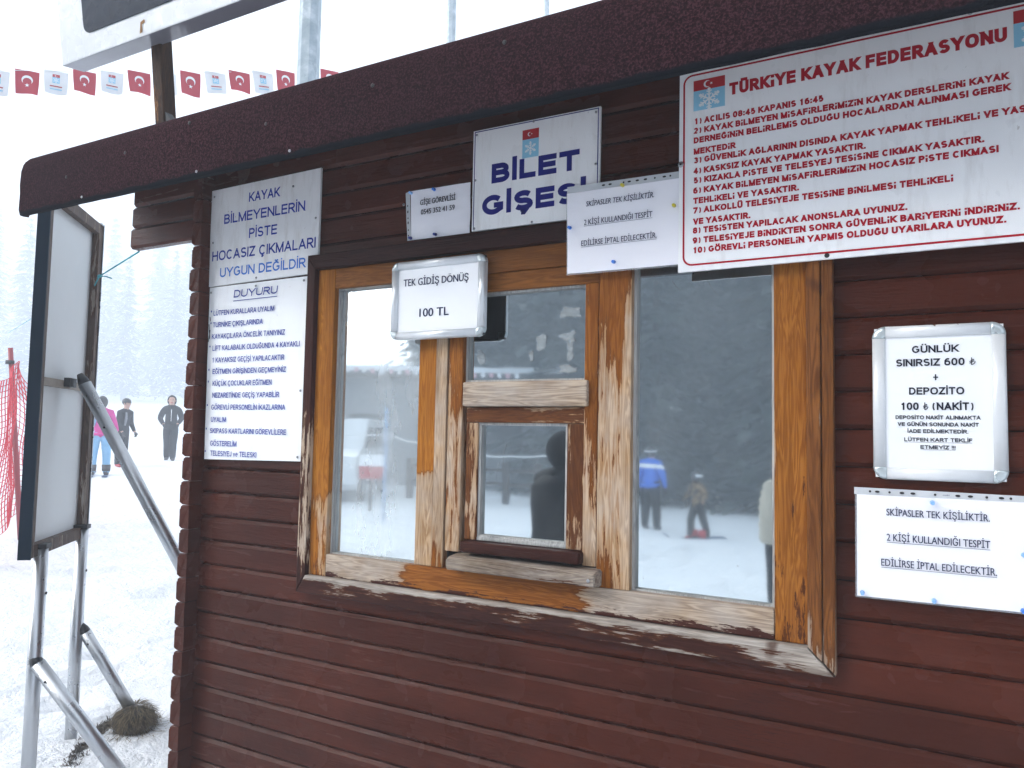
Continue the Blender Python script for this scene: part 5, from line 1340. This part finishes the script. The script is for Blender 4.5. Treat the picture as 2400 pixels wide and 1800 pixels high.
def van():
    s = turn(empty('van', (0,0,0), 'white van parked across the piste reflected low in the left pane', 'van'), -13.6, -13.4, 60)
    bm = B(); a = [(-2.2,.45),(-2.2,1.75),(-1.9,1.95),(.9,1.95),(1.55,1.25),(2.15,1.08),(2.3,.8),(2.3,.45)]; prism_xz(bm, a, -.9, .9, 0, .06); local('body', bm, 'car_white', s)
    for y in (-.905, .885):
        for (x0, x1) in ((-1.9,-.9),(-.75,.2),(.3,1.1)):
            bm = B(); prism_xz(bm, [(x0,1.25),(x1+(.3 if x1 > 1 else 0),1.25),(x1-(.1 if x1 > 1 else 0),1.75),(x0,1.75)], y, y+.02); local('window', bm, 'car_glass', s)
        for x in (-1.4, 1.45):
            bm = B(); tube(bm, [(x,y-.02,.34),(x,y+.06,.34)], .34, 18); w = local('wheel', bm, 'tyre', s); bm = B(); tube(bm, [(x,y-.03,.34),(x,y+.07,.34)], .19, 14); local('rim', bm, 'aluminium', w)
    for y in (-.6,.6):
        bm = B(); ball(bm, (2.27,y,.85), .12, 0, 10, (.5,1.3,.7)); local('headlight', bm, 'cloth_white', s)
van()
s = turn(empty('piste_sign', (0,0,0), 'small white and red sign on a post reflected in the left pane', 'sign'), -10.38, -10.80, 140)
bm = B(); tube(bm, [(0,0,-.1),(0,0,1.1)], .03, 8); local('post', bm, 'timber_dark', s)
bm = B(); box(bm, -.23, .23, -.05, -.03, .92, 1.16, .005); local('white_panel', bm, 'sign_white', s)
bm = B(); box(bm, -.23, .23, -.052, -.03, .68, .915, .005); local('red_panel', bm, 'ink_red', s)
bm = B(); tube(bm, [(-8.9,-9.38,gz(-8.9,-9.38)-.1),(-8.88,-9.35,1.95)], .032, 10); tag(mesh_obj('marker_pole', bm, 'pole_blue'), 'pale blue marker pole holding a rope, reflected in the left pane', 'pole')
bm = B(); pts = [Vector((-12.4,-6.0,1.75)).lerp(Vector((-8.88,-9.35,1.42)), k/8)+Vector((0,0,-.10*math.sin(math.pi*k/8))) for k in range(9)] + [Vector((-8.88,-9.35,1.42)).lerp(Vector((-4.6,-10.6,1.35)), k/8)+Vector((0,0,-.30*math.sin(math.pi*k/8))) for k in range(1,9)]
tube(bm, pts, .012, 6); tag(mesh_obj('barrier_rope', bm, 'rope_white'), 'white barrier rope on the blue marker pole, reflected in the panes', 'rope')
s = empty('rail_fence', (-9.5,-15.5,gz(-9.5,-15.5)), 'dark timber rail fence along the snow reflected in the left and hatch panes', 'fence')
A, D_ = Vector((-12.2,-14.6,0)), Vector((-8.3,-16.2,0))
for k in range(6):
    p = A.lerp(D_, k/5); z = gz(p.x, p.y); bm = B(); box(bm, p.x-.07, p.x+.07, p.y-.07, p.y+.07, z-.2, z+1.05, .01); part('post', bm, 'timber_dark', s)
for h in (.5, .85):
    bm = B(); tube(bm, [A.lerp(D_, k/5)+Vector((0,0,gz(*A.lerp(D_, k/5).xy)+h)) for k in range(6)], .05, 6); part('rail', bm, 'timber_dark', s)
bunting('bunting of small flags before the lodge reflected high in the left pane', (-17.5,-13.2,3.55), (-10.6,-17.6,3.25), 34, .12, .14, 0, False, .12)

# ---------------------------------------------------------------- fog
def haze():
    k = N('haze'); v = k.n('ShaderNodeVolumePrincipled')
    v.inputs['Color'].default_value = (.68,.735,.80,1); v.inputs['Density'].default_value = .0128; v.inputs['Anisotropy'].default_value = .0
    k.l(v.outputs[0], k.out.inputs['Volume']); M['haze'] = k.m
    bm = B(); box(bm, -182, 174, -178, 182, -9, 58); o = mesh_obj('haze', bm, 'haze'); tag(o, 'pale winter fog over the whole piste', 'fog', None, 'stuff')
haze()
